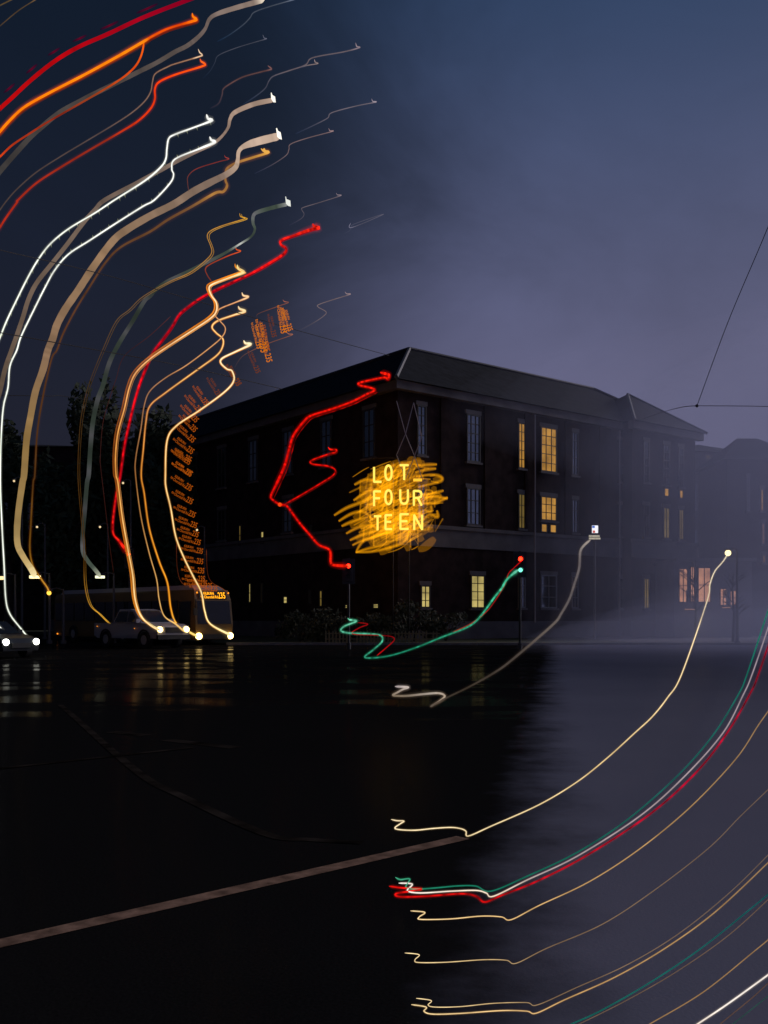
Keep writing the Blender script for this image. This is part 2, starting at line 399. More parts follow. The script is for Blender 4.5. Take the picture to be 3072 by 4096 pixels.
window(bld, frR, on_right(420), on_right(429.5), 2.2, 3.7, 'lit_pale', 'dark_frame', 3, 2)
for x0, x1, y0, y1, gl in ((239.5, 242, 525, 546, 'lit_dim'), (261.5, 265, 531, 544, 'lit_pale'), (310.5, 312.5, 525, 538, 'lit_dim'), (249.5, 251.8, 583, 603, 'lit_pale'),
                           (261.5, 263.5, 583, 603, 'lit_dim'), (284, 288.5, 596, 604, 'lit_pale'), (309.5, 311.5, 590, 604, 'lit_dim'), (320, 323.5, 590, 607, 'lit_dim'),
                           (345.5, 349, 604, 609, 'lit_pale'), (373.5, 380, 603, 609, 'lit_pale')):
    a0, a1 = on_left(x1), on_left(x0); d = C0.y + V.y * (a0 + a1) / 2
    window(bld, frL, a0, a1, EYE + (HOR - y1) * d / F, EYE + (HOR - y0) * d / F, gl, 'dark_frame', 2, 1, sill=False)
for a in range(3, 58, 5):
    for z0, z1 in (UP, MID, GR):
        px = 384 + F * (C0.x + V.x * a) / (C0.y + V.y * a)
        if z0 == UP[0] or (z0 == MID[0] and a % 2): window(bld, frL, a - .65, a + .65, z0, z1, 'glass', 'dark_frame', 3, 2)

# further buildings -----------------------------------------------------------
def block(name, label, x0, x1, d, dep, h, rh, wl='stone', ridge=None):
    b = thing(name, label, 'building')
    q = MB(); q.box(x0, x1, d, d + dep, 0, h); q.build('wall', M[wl], b)
    o_ = .5; r = MB()
    a = [Vector((x0 - o_, d - o_, h)), Vector((x1 + o_, d - o_, h)), Vector((x1 + o_, d + dep + o_, h)), Vector((x0 - o_, d + dep + o_, h))]
    m0 = Vector((x0 + (ridge or dep * .5), d + dep / 2, h + rh)); m1 = Vector((x1 - (ridge or dep * .5), d + dep / 2, h + rh))
    if m1.x < m0.x: m0.x = m1.x = (x0 + x1) / 2
    for f_ in ((a[0], a[1], m1, m0), (a[1], a[2], m1), (a[2], a[3], m0, m1), (a[3], a[0], m0)): r.poly(f_)
    r.poly(a[::-1]); r.build('roof', M['roof'], b)
    return b
def pxw(b, d, x0, x1, y0, y1, gl, **k):
    fr = lambda a, o_, z: Vector((a, d - o_, z))
    window(b, fr, (x0 - 384) * d / F, (x1 - 384) * d / F, EYE + (HOR - y1) * d / F, EYE + (HOR - y0) * d / F, gl, **k)
X = lambda px, d: (px - 384) * d / F
Z = lambda py, d: EYE + (HOR - py) * d / F
b1 = block('rear_wing', 'lower pale wing with three small lit windows right of the hipped pavilion', X(684, 112), X(736, 112), 112, 9, Z(452, 112), 1.6)
for x0, x1, y0, y1 in ((692.5, 695.5, 453.5, 459), (705.5, 710, 455, 459), (716, 720.5, 458, 462)): pxw(b1, 112, x0, x1, y0, y1, 'lit_dim', rows=2, cols=2, sill=False)
for x in (694, 707, 719): pxw(b1, 112, x, x + 3, 484, 512, 'glass', rows=3, cols=1); pxw(b1, 112, x, x + 3, 530, 552, 'glass', rows=3, cols=1)
b2 = block('gabled_house', 'dark hip roofed house at the far right edge with narrow pale windows', X(727, 78), X(800, 78), 78, 7, Z(460, 78), 2.3, 'brick', 2.0)
for x0, x1, y0, y1, gl in ((746.5, 749.5, 477, 511, 'glass'), (760, 763.5, 489, 511, 'lit'), (761.5, 764.5, 523, 544, 'lit_pink'), (762, 765.5, 555, 563, 'lit')): pxw(b2, 78, x0, x1, y0, y1, gl, rows=3, cols=1)
b3 = thing('shopfront', 'low shopfront annex with dim pink lit display windows below the pavilion', 'building')
d3 = 73.0
q = MB(); q.box(X(674, d3), X(752, d3), d3, d3 + 5, .11, Z(562, d3)); q.build('wall', M['stone'], b3)
q = MB(); q.box(X(673, d3), X(753, d3), d3 - .8, d3 + 5.2, Z(562, d3), Z(558.5, d3)); q.build('canopy', M['stone'], b3)
for x0, x1, y0, y1 in ((678, 688, 568, 603), (689.5, 695, 566, 603), (697, 711, 567, 603), (719, 727, 588, 606), (729, 737, 590, 606)): pxw(b3, d3, x0, x1, y0, y1, 'lit_pink', frame='dark_frame', rows=2, cols=2, sill=False)
for x0, x1, y0, y1 in ((686, 687.5, 590, 602), (724, 727, 590, 598)): pxw(b3, d3 - .15, x0, x1, y0, y1, 'lit', frame='dark_frame', rows=1, cols=1, sill=False)
for x0, x1, y in ((684, 694, 609.3), (721, 729, 607.6)):
    q = MB(); q.box(X(x0, d3), X(x1, d3), d3 - .35, d3 - .2, Z(y + .4, d3), Z(y - .4, d3)); q.build('step_light', emis('step_light', lin((190, 130, 90)), .8), b3)
b4 = block('long_hall', 'long low dark hall with a shallow roof at the far left behind the bus', X(-60, 122), X(82, 122), 122, 20, Z(447, 122), 2.0, 'brick')
for i in range(6): pxw(b4, 122, 2 + i * 13, 8 + i * 13, 500, 530, 'glass', rows=3, cols=2)

# ------------------------------------------------------------------ trees and planting
def crown_mesh(c, rx, rz, n, size, seed):
    r = random.Random(seed); b = MB(); c = Vector(c)
    blobs = [(Vector((r.uniform(-.6, .6) * rx, r.uniform(-.6, .6) * rx, r.uniform(-.7, .75) * rz)), r.uniform(.28, .5)) for _ in range(16)]
    for _ in range(n):
        p0, k = r.choice(blobs)
        while True:
            w = Vector((r.uniform(-1, 1), r.uniform(-1, 1), r.uniform(-1, 1)))
            if w.length < 1: break
        p = c + p0 + Vector((w.x * rx * k, w.y * rx * k, w.z * rz * k))
        a = Vector((r.gauss(0, 1), r.gauss(0, 1), r.gauss(0, 1))).normalized(); b1_ = a.orthogonal().normalized(); s = size * r.uniform(.5, 1.3)
        b.poly((p - a * s, p + b1_ * s * .45, p + a * s, p - b1_ * s * .45))
    return b
def tree(label, x, y, h, rx, rz, seed, leaf='leaf', group=None, n=2600, size=.42):
    t_ = thing('tree', label, 'tree', group, (x, y, 0)); r = random.Random(seed)
    tr = MB(); tr.tube([(0, 0, -.1), (.1, .05, h * .3), (-.1, .1, h * .6)], [.4, .28, .16], 8)
    for k in range(7):
        a = k * 2.4; z = h * r.uniform(.3, .55)
        tr.tube([(0, .05, z), (math.cos(a) * rx * .35, math.sin(a) * rx * .35, z + h * .13), (math.cos(a) * rx * .65, math.sin(a) * rx * .65, z + h * .24)], [.14, .09, .03], 5)
    tr.build('trunk', M['bark'], t_)
    crown_mesh((0, 0, h - rz), rx, rz, n, size, seed).build('crown', M[leaf], t_)
for i, (px, top, d, rx, lab) in enumerate(((94, 386, 92, 2.6, 'tall dark tree between the long hall and the corner building, tallest of the left trees'),
                                          (112, 424, 90, 2.8, 'dark tree just right of the tallest left tree, behind the bus'),
                                          (149, 412, 92, 2.4, 'second tallest dark tree, directly above the white utility truck'),
                                          (172, 436, 86, 2.6, 'dark rounded tree at the left end of the corner building'),
                                          (8, 426, 90, 2.5, 'dark tree at the left edge of the scene beside the long hall'),
                                          (60, 448, 88, 3.0, 'low dark tree in front of the long hall'))):
    h = Z(top, d); tree(lab, X(px, d), d, h, rx, h * .42, 20 + i, group='trees left of the corner building')
# young bare trees in front of the shopfront
def young(label, x, y, h, seed):
    t_ = thing('young_tree', label, 'tree', 'young bare trees by the shopfront', (x, y, .1)); r = random.Random(seed)
    b = MB(); b.tube([(0, 0, 0), (.06, 0, h * .4), (-.05, .03, h * .75), (.05, 0, h)], [.09, .07, .04, .015], 6); b.build('trunk', M['bark'], t_)
    b = MB()
    for k in range(14):
        a = r.uniform(0, 6.28); z = h * r.uniform(.3, .85); L = h * r.uniform(.16, .3)
        p1 = Vector((math.cos(a) * L * .5, math.sin(a) * L * .5, z + L * .45)); p2 = Vector((math.cos(a) * L, math.sin(a) * L, z + L * .75))
        b.tube([(0, 0, z), p1, p2], [.035, .022, .008], 4)
        for _ in range(3):
            a2 = a + r.uniform(-1, 1); b.tube([p1, p1 + Vector((math.cos(a2), math.sin(a2), r.uniform(.3, 1))) * L * .35], [.015, .006], 4)
    b.build('branches', M['bark'], t_)
young('slim bare tree left of the street lamp before the pink shopfront', X(695, 62), 62, Z(560, 62), 3)
young('slim bare tree right of the street lamp near the right edge', X(733, 60), 60, Z(575, 60), 5)
# shrubs and hedge on the lawn
for i, (px, d, h, w, lab) in enumerate(((332, 60, 2.0, 1.5, 'leftmost dark shrub on the lawn behind the picket fence'), (357, 61, 1.6, 1.4, 'dark shrub below the red signal, second from the left'),
                                       (386, 61.5, 1.7, 1.5, 'dark shrub under the left letters of the yellow sign'), (414, 62, 2.4, 1.6, 'tallest dark shrub, in front of the small lit ground floor window'),
                                       (446, 62, 1.8, 1.6, 'low dark shrub between the two lit ground floor windows'), (300, 61, 1.8, 1.7, 'dark shrub at the left end of the lawn near the kerb'))):
    s_ = thing('shrub', lab, 'shrub', 'shrubs on the lawn', (X(px, d), d, .1))
    b = MB()
    for k in range(5): b.tube([(0, 0, -.05), (math.cos(k * 1.3) * w * .3, math.sin(k * 1.3) * w * .3, h * .6)], [.04, .012], 4)
    b.build('stems', M['bark'], s_)
    crown_mesh((0, 0, h * .5), w, h * .52, 900, .16, 60 + i).build('foliage', M['leaf_b'], s_)
# picket fence
fc = thing('picket_fence', 'low pale picket fence along the front of the lawn', 'fence', loc=(0, 57.7, .1))
for z in (.2, .52):
    b = MB(); b.box(X(325, 57.7), X(440, 57.7), .0, .03, z, z + .06); b.build('rail', M['picket'], fc)
pk_me = None; x = X(325, 57.7) + .05; k = 0
while x < X(440, 57.7):
    if k % 11 != 8:
        if pk_me is None:
            b = MB(); b.poly([(-.045, -.022, -.1), (.045, -.022, -.1), (.045, -.022, .62), (0, -.022, .72), (-.045, -.022, .62)]); b.poly([(-.045, -.004, .62), (0, -.004, .72), (.045, -.004, .62), (.045, -.004, -.1), (-.045, -.004, -.1)])
            for i0, i1 in ((0, 1), (1, 2), (2, 3), (3, 4), (4, 0)):
                j0 = {0: 9, 1: 8, 2: 7, 3: 6, 4: 5}; b.face((i0, j0[i0], j0[i1], i1))
            po = b.build('picket', M['picket'], fc); pk_me = po.data
        else:
            po = bpy.data.objects.new('picket', pk_me); COL.objects.link(po); po.parent = fc
        po.location = (x, 0, random.uniform(-.02, .02))
    x += .2; k += 1

# ------------------------------------------------------------------ overhead wires
def wire(label, pts, r=.02):
    b = MB(); pp = cr([P(*p) for p in pts], 8); b.tube(pp, r, 5); tag(b.build('overhead_wire', M['wire']), label, 'wire', 'overhead wires')
wire('long overhead wire running down from the left edge to the corner building ridge', ((-60, 233, 34), (0, 250, 38), (120, 279, 46), (296, 330, 58), (389, 355.5, 66)))
wire('middle overhead wire sagging across the left sky under the long wire', ((-60, 322, 38), (63, 344, 44), (182, 366, 52), (282, 389, 60)), .022)
wire('lowest overhead wire crossing behind the left trees', ((-60, 395, 50), (46, 396, 56), (75, 398, 60), (200, 420, 70)), .022)
J = (697, 405.8, 30)
wire('steep overhead wire rising to the right edge from the wire junction', (J, (728, 322, 27), (768, 227, 24), (810, 120, 22)), .010)
wire('level overhead wire from the junction to the right edge', (J, (735, 406, 30), (768, 406.5, 30), (840, 409, 30)), .010)
wire('short overhead wire from the junction left to the pavilion roof', (J, (680, 407.5, 38), (660, 413, 60), (640, 420, 84)), .013)
b = MB(); b.ball(P(*J), .05, 8, 5); tag(b.build('wire_clamp', M['metal']), 'small dark clamp where three overhead wires meet', 'clamp')

# ------------------------------------------------------------------ street lamps, signals, signs
LAMP = {}
def lampmat(c, s):
    k = (c, s)
    if k not in LAMP: LAMP[k] = emis('lamp_glow', lin(c), s)
    return LAMP[k]
def street_lamp(label, px, py, d, w, h, c, s, arm=.8, round_=False):
    p = P(px, py, d); g0 = .1
    t_ = thing('street_lamp', label, 'street lamp', 'street lamps', (p.x + arm, d + .2, 0))
    b = MB(); b.tube([(0, 0, -.02), (0, 0, p.z * .6), (0, 0, p.z + .25)], [.10, .08, .05], 8); b.disc((0, 0, .1), (0, 0, 1), .17, .2, 10); b.build('pole', M['pole'], t_)
    b = MB(); b.tube([(0, 0, p.z + .2), (-arm * .5, -.05, p.z + .3), (-arm, -.2, p.z + h / 2 + .08)], .035, 6); b.build('arm', M['pole'], t_)
    b = MB()
    if round_:
        b.box(-arm - w * .7, -arm + w * .7, -.35, -.05, p.z + h / 2, p.z + h / 2 + .1)
    else:
        b.box(-arm - w * .6, -arm + w * .6, -.35, -.05, p.z + h / 2, p.z + h / 2 + .12)
    hd = b.build('lamp_head', M['pole'], t_)
    b = MB()
    if round_: b.ball((-arm, -.2, p.z), h * .55, 12, 8)
    else: b.box(-arm - w / 2, -arm + w / 2, -.33, -.07, p.z - h / 2, p.z + h / 2 - .004)
    b.build('lamp', lampmat(c, s), hd)
street_lamp('street lamp with a broad warm panel at the end of the widest light band', 35, 577, 60, .60, .17, (255, 236, 170), 2.0)
street_lamp('street lamp with a pale greenish panel at the end of the dashed grey light band', 100, 577, 62, .52, .16, (250, 250, 205), 1.6)
street_lamp('amber street lamp with a round light just right of the broad warm panel lamp', 49, 593, 60, .3, .24, (255, 190, 70), 2.0, round_=True)
street_lamp('street lamp cut by the left edge at the height of the panel lamps', 0.5, 578, 60, .5, .2, (255, 225, 160), 1.5)
for px, py, lab in ((14, 481, 'tiny high street lamp near the left edge beside the white light trail'), (37, 527, 'tiny street lamp right of the widest beige light band'),
                    (100, 527, 'tiny street lamp above the pale greenish panel lamp'), (123, 483, 'tiny high street lamp right of the orange light trail'), (197, 530, 'tiny street lamp beside the column of orange route numbers')):
    street_lamp(lab, px, py, 72, .12, .14, (255, 225, 170), 1.0, .5, True)
street_lamp('street lamp with a warm round light in front of the right shopfront', 728, 553, 58, .3, .32, (255, 225, 160), 3.0, .6, True)

LENS = {k: emis(k + '_lens', lin(c), s) for k, c, s in (('red', (255, 35, 15), 8.0), ('green', (120, 255, 215), 1.6))}
M['lens_off'] = mat('dark_lens', (.02, .02, .015), .3)
def signal(label, px, py, d, lit):
    p = P(px, py, d)
    t_ = thing('traffic_light', label, 'traffic light', 'traffic lights', (p.x, d, 0))
    b = MB(); b.tube([(0, .2, -.02), (0, .2, p.z + .4)], .06, 8); b.disc((0, .2, .15), (0, 0, 1), .12, .3, 10); b.build('pole', M['metal'], t_)
    b = MB(); b.box(-.19, .19, 0, .14, p.z - .75, p.z + .22); hs = b.build('housing', M['metal'], t_)
    b = MB(); b.box(-.32, .32, .15, .17, p.z - .9, p.z + .37); b.build('backboard', M['metal'], t_)
    for i, c in enumerate(('red', 'amber', 'green')):
        z = p.z - i * .27
        b = MB(); b.disc((0, -.01, z), (0, 1, 0), .105, .02, 16); b.build('lens', LENS[c] if c in lit else M['lens_off'], hs)
        b = MB(); k = 9
        for j in range(k):
            a0_, a1_ = math.pi * j / k, math.pi * (j + 1) / k
            b.poly([(.13 * math.cos(a0_), 0, z + .13 * math.sin(a0_)), (.13 * math.cos(a1_), 0, z + .13 * math.sin(a1_)), (.13 * math.cos(a1_), -.2, z + .13 * math.sin(a1_)), (.13 * math.cos(a0_), -.2, z + .13 * math.sin(a0_))])
        b.build('visor', M['metal'], hs)
signal('traffic light showing red below the yellow letters at the big red trail end', 348.5, 566, 50, ('red',))
signal('traffic light showing red above the utility truck at the left', 128.5, 554, 63, ('red',))
signal('traffic light showing red over green at the right end of the green light trail', 520.5, 559, 49, ('red', 'green'))

# lit totem sign with a small picture and a line of marks under it
d = 66; p = P(595, 532, d)
t_ = thing('lit_sign', 'small lit white sign with blue and red picture on a post before the right facade', 'sign', loc=(p.x, d, 0))
b = MB(); b.tube([(0, .1, 0), (0, .1, p.z - .2)], .07, 8); b.build('post', M['pole'], t_)
b = MB(); b.box(-.22, .22, 0, .12, Z(533.5, d), Z(525, d)); bo = b.build('board', M['pole'], t_)
b = MB(); b.box(-.20, .20, -.02, -.002, Z(533, d), Z(525.5, d)); b.build('face', emis('sign_face', lin((240, 240, 245)), 1.3), bo)
b = MB(); b.box(-.19, -.02, -.03, -.022, Z(528, d), Z(525.8, d)); b.build('blue_print', emis('blue_print', lin((60, 110, 220)), .9), bo)
b = MB(); b.box(-.15, .0, -.03, -.022, Z(532.8, d), Z(530.5, d)); b.build('red_print', emis('red_print', lin((230, 80, 60)), .9), bo)
b = MB(); b.box(-.42, .36, 0, .1, Z(539.8, d), Z(534.4, d)); ba = b.build('caption_bar', M['pole'], t_)
b = MB(); r = random.Random(4)
for row in range(2):
    x = -.40
    while x < .32:
        w = r.uniform(.02, .06); b.box(x, x + w, -.02, -.002, Z(537 + row * 2.4, d) , Z(535.2 + row * 2.4, d)); x += w + .02
tag(b.build('caption', emis('caption_glow', lin((225, 215, 190)), .8), ba), kind='stuff')

# ------------------------------------------------------------------ yellow letter sign on a lattice mast
dS = 58.0
def q6(x, y): return (325 + .08288 * x, 437.5 + .08288 * y)
t_ = thing('letter_sign', 'glowing yellow letters reading LOT_ FOUR TEEN on a slim lattice mast', 'sign', loc=(X(403, dS), dS, .1))
org = Vector(t_.location)
def loc(px, py, d=dS): return P(px, py, d) - org
GL = {'L': [[(0, 0), (0, 1), (1, 1)]], 'T': [[(0, 0), (1, 0)], [(.5, 0), (.5, 1)]], '_': [[(0, .5), (1, .5)]], 'F': [[(1, 0), (0, 0), (0, 1)], [(0, .48), (.85, .48)]],
      'O': [[(.5 + .5 * math.sin(a * math.pi / 10) , .5 - .5 * (abs(math.cos(a * math.pi / 10)) ** .8) * (1 if math.cos(a * math.pi / 10) >= 0 else -1)) for a in range(21)]],
      'U': [[(0, 0), (0, .65), (.08, .85), (.25, .97), (.5, 1), (.75, .97), (.92, .85), (1, .65), (1, 0)]],
      'R': [[(0, 1), (0, 0), (.6, 0), (.88, .06), (1, .22), (.92, .40), (.6, .48), (0, .48)], [(.5, .48), (1, 1)]], 'E': [[(1, 0), (0, 0), (0, 1), (1, 1)], [(0, .48), (.85, .48)]],
      'N': [[(0, 1), (0, 0), (1, 1), (1, 0)]]}
LET = [('L', 592, 678, 362, 535), ('O', 728, 804, 338, 512), ('T', 905, 1005, 334, 508), ('_', 1070, 1165, 500, 525), ('F', 592, 670, 650, 822), ('O', 728, 804, 636, 804),
       ('U', 908, 1000, 632, 800), ('R', 1072, 1165, 645, 818), ('T', 594, 675, 950, 1115), ('E', 730, 804, 936, 1105), ('E', 910, 1005, 925, 1103), ('N', 1076, 1172, 936, 1110)]
M['letter'] = emis('letter_glow', lin((255, 216, 90)), 1.4)
M['letter_t'] = emis('letter_glow_bright', lin((255, 185, 50)), 1.3)
for ch, x0, x1, y0, y1 in LET:
    b = MB()
    for st in GL[ch]:
        pp = [loc(*q6(x0 + (x1 - x0) * a, y0 + (y1 - y0) * c)) for a, c in st]
        for i in range(len(pp) - 1):
            dv = (pp[i + 1] - pp[i]).normalized() * .02
            b.tube([pp[i] - dv, pp[i + 1] + dv], .07 if ch != '_' else .085, 6)
    b.build('letter', M['letter_t'] if ch in '_' else M['letter'], t_)
ms = MB()
for (a, c) in (((396.5, 401), (405.5, 434)), ((405.5, 434), (414.5, 456)), ((413.6, 402.7), (405.5, 434)), ((405.5, 434), (396.5, 455)), ((413.6, 402.7), (421.8, 437)), ((421.8, 437), (414.5, 456)),
               ((396.5, 455), (405.5, 478)), ((414.5, 456), (405.5, 478)), ((414.5, 456), (421.8, 478))):
    ms.tube([loc(*a, dS + .3), loc(*c, dS + .3)], .025, 5)
M['mast'] = mat('mast_paint', (.42, .38, .40), .6)
ms.build('lattice', M['mast'], t_)
ms = MB()
for px in (393, 409): ms.tube([loc(px, 617 + 1.5 * F / (dS + 2.7), dS + 2.7), loc(px, 462, dS + 2.7)], .035, 8)
for y in (458, 484, 508, 532): ms.tube([loc(372, y, dS + 2.6), loc(424, y, dS + 2.6)], .03, 6)
ms.build('mast', M['wire'], t_)

# ------------------------------------------------------------------ vehicles
def LF(yaw, front, sc=1.0):           # local frame: x forward from the front, y to the vehicle's left, z up
    h = Vector((math.sin(yaw), -math.cos(yaw), 0)); l = Vector((-h.y, h.x, 0))
    return lambda x, y, z: Vector((front[0], front[1], 0)) + h * x * sc + l * y * sc + Vector((0, 0, z * sc))
def prism(mb, fr, prof, y0, y1, inset=None):
    k = len(mb.v); n = len(prof)
    for i, (x, z) in enumerate(prof):
        t = inset[i] if inset else 0
        mb.v.append(tuple(fr(x, y0 + t, z)))
    for i, (x, z) in enumerate(prof):
        t = inset[i] if inset else 0
        mb.v.append(tuple(fr(x, y1 - t, z)))
    mb.face(tuple(k + i for i in range(n))); mb.face(tuple(k + n + i for i in reversed(range(n))))
    for i in range(n):
        j = (i + 1) % n; mb.face((k + j, k + i, k + n + i, k + n + j))
def wheel(par, fr, x, y, r, w=.24):
    b = MB(); a = fr(x, y - w / 2, r); c = fr(x, y + w / 2, r); k_ = (c - a).length / w; b.tube([a, c], r * k_, 20); wl = b.build('wheel', M['rubber'], par)
    b = MB(); s = 1 if y > 0 else -1; a = fr(x, y + s * w / 2, r); c = fr(x, y + s * (w / 2 + .02), r); b.tube([a, c], r * .58 * k_, 14); b.build('rim', M['pale_metal'], wl)
M['bus_paint'] = mat('bus_paint', (.13, .075, .016), .45, spec=.5, var=.12, scale=1)
M['bus_roof'] = mat('bus_roof', (.40, .36, .36), .5)
M['ute_paint'] = mat('white_paint', (.36, .36, .40), .35, spec=.5)
M['dark_paint'] = mat('dark_paint', (.02, .022, .025), .3, spec=.5)
M['car_glass'] = mat('vehicle_glass', (.01, .011, .012), .12, spec=.6)
M['trim'] = mat('black_trim', (.02, .02, .02), .6)
HL_W = emis('headlamp_white', lin((255, 255, 240)), 9.0); HL_Y = emis('headlamp_warm', lin((255, 215, 130)), 9.0)
MK = emis('marker_amber', lin((255, 150, 40)), 1.6); TL = emis('tail_red', lin((200, 25, 15)), .35)

# bus
yaw = math.radians(43); bf = LF(yaw, (X(214, 57), 57)); L = 18.0
bus = thing('bus', 'long yellow city bus with an orange lit destination display facing the road', 'bus')
b = MB(); prism(b, bf, [(0, .32), (.06, 1.2), (-.10, 2.6), (-.3, 3.15), (-L + .15, 3.15), (-L, 2.9), (-L, .32)], -1.25, 1.25, [.06, 0, .03, .12, .12, .06, .02]); b.build('body', M['bus_paint'], bus)
b = MB(); prism(b, bf, [(-.5, 3.155), (-.9, 3.42), (-L + .9, 3.42), (-L + .5, 3.155)], -1.0, 1.0, [0, .12, .12, 0]); b.build('roof_pod', M['bus_roof'], bus)
for i in range(11):
    x1 = -1.9 - i * 1.45
    b = MB(); b.box(x1 - 1.32, x1, -1.272, -1.21, 1.35, 2.55, bf); b.build('window', M['car_glass'], bus)
    b = MB(); b.box(x1 - 1.32, x1, 1.21, 1.272, 1.35, 2.55, bf); b.build('window', M['car_glass'], bus)
b = MB(); b.poly([bf(.075, -1.12, 1.2), bf(.075, 1.12, 1.2), bf(-.075, 1.08, 2.52), bf(-.075, -1.08, 2.52)]); b.build('windscreen', M['car_glass'], bus)
b = MB(); b.box(-1.7, -.5, -1.275, -1.20, .45, 2.5, bf); b.build('door', M['car_glass'], bus)
for x in (-2.6, -8.2, -15.0):
    for y in (-1.15, 1.15):
        wheel(bus, bf, x, y, .48, .28)
        b = MB(); pts = [bf(x + .6 * math.cos(a * math.pi / 8), y + (.13 if y > 0 else -.13), .42 + .6 * math.sin(a * math.pi / 8)) for a in range(9)]; b.tube(pts, .05, 5); b.build('wheel_arch', M['trim'], bus)
for y in (-1.05, 1.05):
    b = MB(); b.ball(bf(.07, y, .52), .19, 12, 8); b.build('headlight', HL_Y, bus)
    b = MB(); b.ball(bf(-.12, y * 1.0, 2.98), .05, 8, 6); b.build('marker_light', MK, bus)
b = MB(); b.box(.0, .1, -1.18, 1.18, .36, .62, bf); b.build('bumper', M['trim'], bus)
b = MB(); b.tube([bf(.0, -1.2, 2.6), bf(.3, -1.4, 2.5), bf(.3, -1.42, 2.0)], .03, 5); b.box(.24, .34, -1.55, -1.3, 1.7, 2.1, bf); b.build('mirror', M['trim'], bus)
b = MB(); b.ball(bf(-L - .02, -1.15, 1.35), .06, 8, 6); b.build('tail_light', TL, bus)
b = MB(); b.ball(bf(-L + .6, -1.27, .45), .05, 8, 6); b.build('side_marker', MK, bus)

# destination display ---------------------------------------------------------
def text_mesh(txt, x0, x1, z0, z1):
    c = bpy.data.curves.new('t', 'FONT'); c.body = txt; c.offset = .012; c.resolution_u = 2; o_ = bpy.data.objects.new('t', c)
    me = bpy.data.meshes.new_from_object(o_); vs_ = [v.co.copy() for v in me.vertices]; fs = [tuple(p.vertices) for p in me.polygons]
    ax, bx = min(v.x for v in vs_), max(v.x for v in vs_); ay, by = min(v.y for v in vs_), max(v.y for v in vs_)
    bpy.data.objects.remove(o_); bpy.data.curves.remove(c); bpy.data.meshes.remove(me)
    return [(x0 + (v.x - ax) / (bx - ax) * (x1 - x0), 0, z0 + (v.y - ay) / (by - ay) * (z1 - z0)) for v in vs_], fs
def display_mb():
    b = MB()
    for txt, x0, x1, z0, z1 in (('to', -.68, -.53, -.15, -.01), ('KILBURN', -.50, .06, .03, .18), ('Churchill', -.50, .06, -.18, -.02), ('Rd', .11, .25, -.17, -.01), ('235', .28, .68, -.18, .18)):
        v, f = text_mesh(txt, x0, x1, z0, z1); k = len(b.v); b.v += v
        for q in f: b.face(tuple(k + i for i in q))
    return b
disp_v = display_mb()
b = MB(); b.poly([bf(-.075, -.95, 2.62), bf(-.075, .95, 2.62), bf(-.20, .92, 3.08), bf(-.20, -.92, 3.08)]); db = b.build('display_box', M['trim'], bus)
b = MB(); b.f = disp_v.f; b.mi = disp_v.mi
lean = .125 / .46
b.v = [tuple(bf(-.05 - (z + .23) * lean, x * 1.22, 2.84 + z)) for x, y, z in disp_v.v]
b.build('display_text', emis('display_orange', lin((255, 165, 25)), 2.2), db)

# white dual cab utility
yaw2 = math.radians(47); cf = LF(yaw2, (X(173, 51.0), 51.0), 1.12)
ute = thing('utility_truck', 'white dual cab utility truck with warm headlights in front of the bus', 'truck')
b = MB(); prism(b, cf, [(0, .45), (.05, .75), (-.03, 1.02), (-.35, 1.10), (-1.35, 1.16), (-5.2, 1.14), (-5.25, .55), (-5.0, .42)], -.92, .92, [.1, .04, .08, .06, .02, .02, .04, .06]); b.build('body', M['ute_paint'], ute)
b = MB(); prism(b, cf, [(-1.30, 1.162), (-2.05, 1.74), (-2.5, 1.80), (-3.35, 1.79), (-3.75, 1.162)], -.82, .82, [.02, .13, .16, .16, .06]); b.build('cab', M['ute_paint'], ute)
for s in (-1, 1):
    for a in ([(-1.62, 1.20), (-2.12, 1.66), (-2.42, 1.70), (-2.42, 1.20)], [(-2.52, 1.20), (-2.52, 1.70), (-3.28, 1.69), (-3.55, 1.20)]):
        b = MB(); pts = []
        for x, z in a: pts.append(cf(x, s * (.835 - (z - 1.162) / .63 * .135), z))
        b.poly(pts if s < 0 else pts[::-1]); b.build('side_window', M['car_glass'], ute)
b = MB(); b.poly([cf(-1.33, -.74, 1.20), cf(-1.33, .74, 1.20), cf(-2.02, .63, 1.74), cf(-2.02, -.63, 1.74)]); b.build('windscreen', M['car_glass'], ute)
b = MB(); b.box(-5.15, -3.9, -.8, .8, 1.135, 1.16, cf); b.build('tray', M['trim'], ute)
b = MB(); b.box(.0, .075, -.45, .45, .72, .96, cf)
b.build('grille', M['trim'], ute)
b = MB(); b.box(-.02, .12, -.88, .88, .42, .62, cf); b.build('bumper', M['trim'], ute)
for y in (-.72, .72):
    b = MB(); b.ball(cf(.03, y, .86), .15, 12, 8); b.build('headlight', HL_Y, ute)
    b = MB(); b.box(-5.29, -5.22, y - .08, y + .08, .70, 1.05, cf); b.build('tail_light', TL, ute)
    b = MB(); b.box(-1.55, -1.40, (y / .72) * .92 - .1, (y / .72) * .92 + .1, 1.16, 1.34, cf); b.build('mirror', M['ute_paint'], ute)
for x in (-.95, -4.15):
    for y in (-.80, .80):
        wheel(ute, cf, x, y, .38)
        b = MB(); pts = [cf(x + .46 * math.cos(a * math.pi / 8), y + (.13 if y > 0 else -.13), .38 + .46 * math.sin(a * math.pi / 8)) for a in range(9)]; b.tube(pts, .05, 5); b.build('wheel_arch', M['trim'], ute)
for x, z in ((-4.9, .98), (-1.7, .9)):
    b = MB(); b.ball(cf(x, -.93, z), .022, 8, 5); b.build('side_marker', MK, ute)
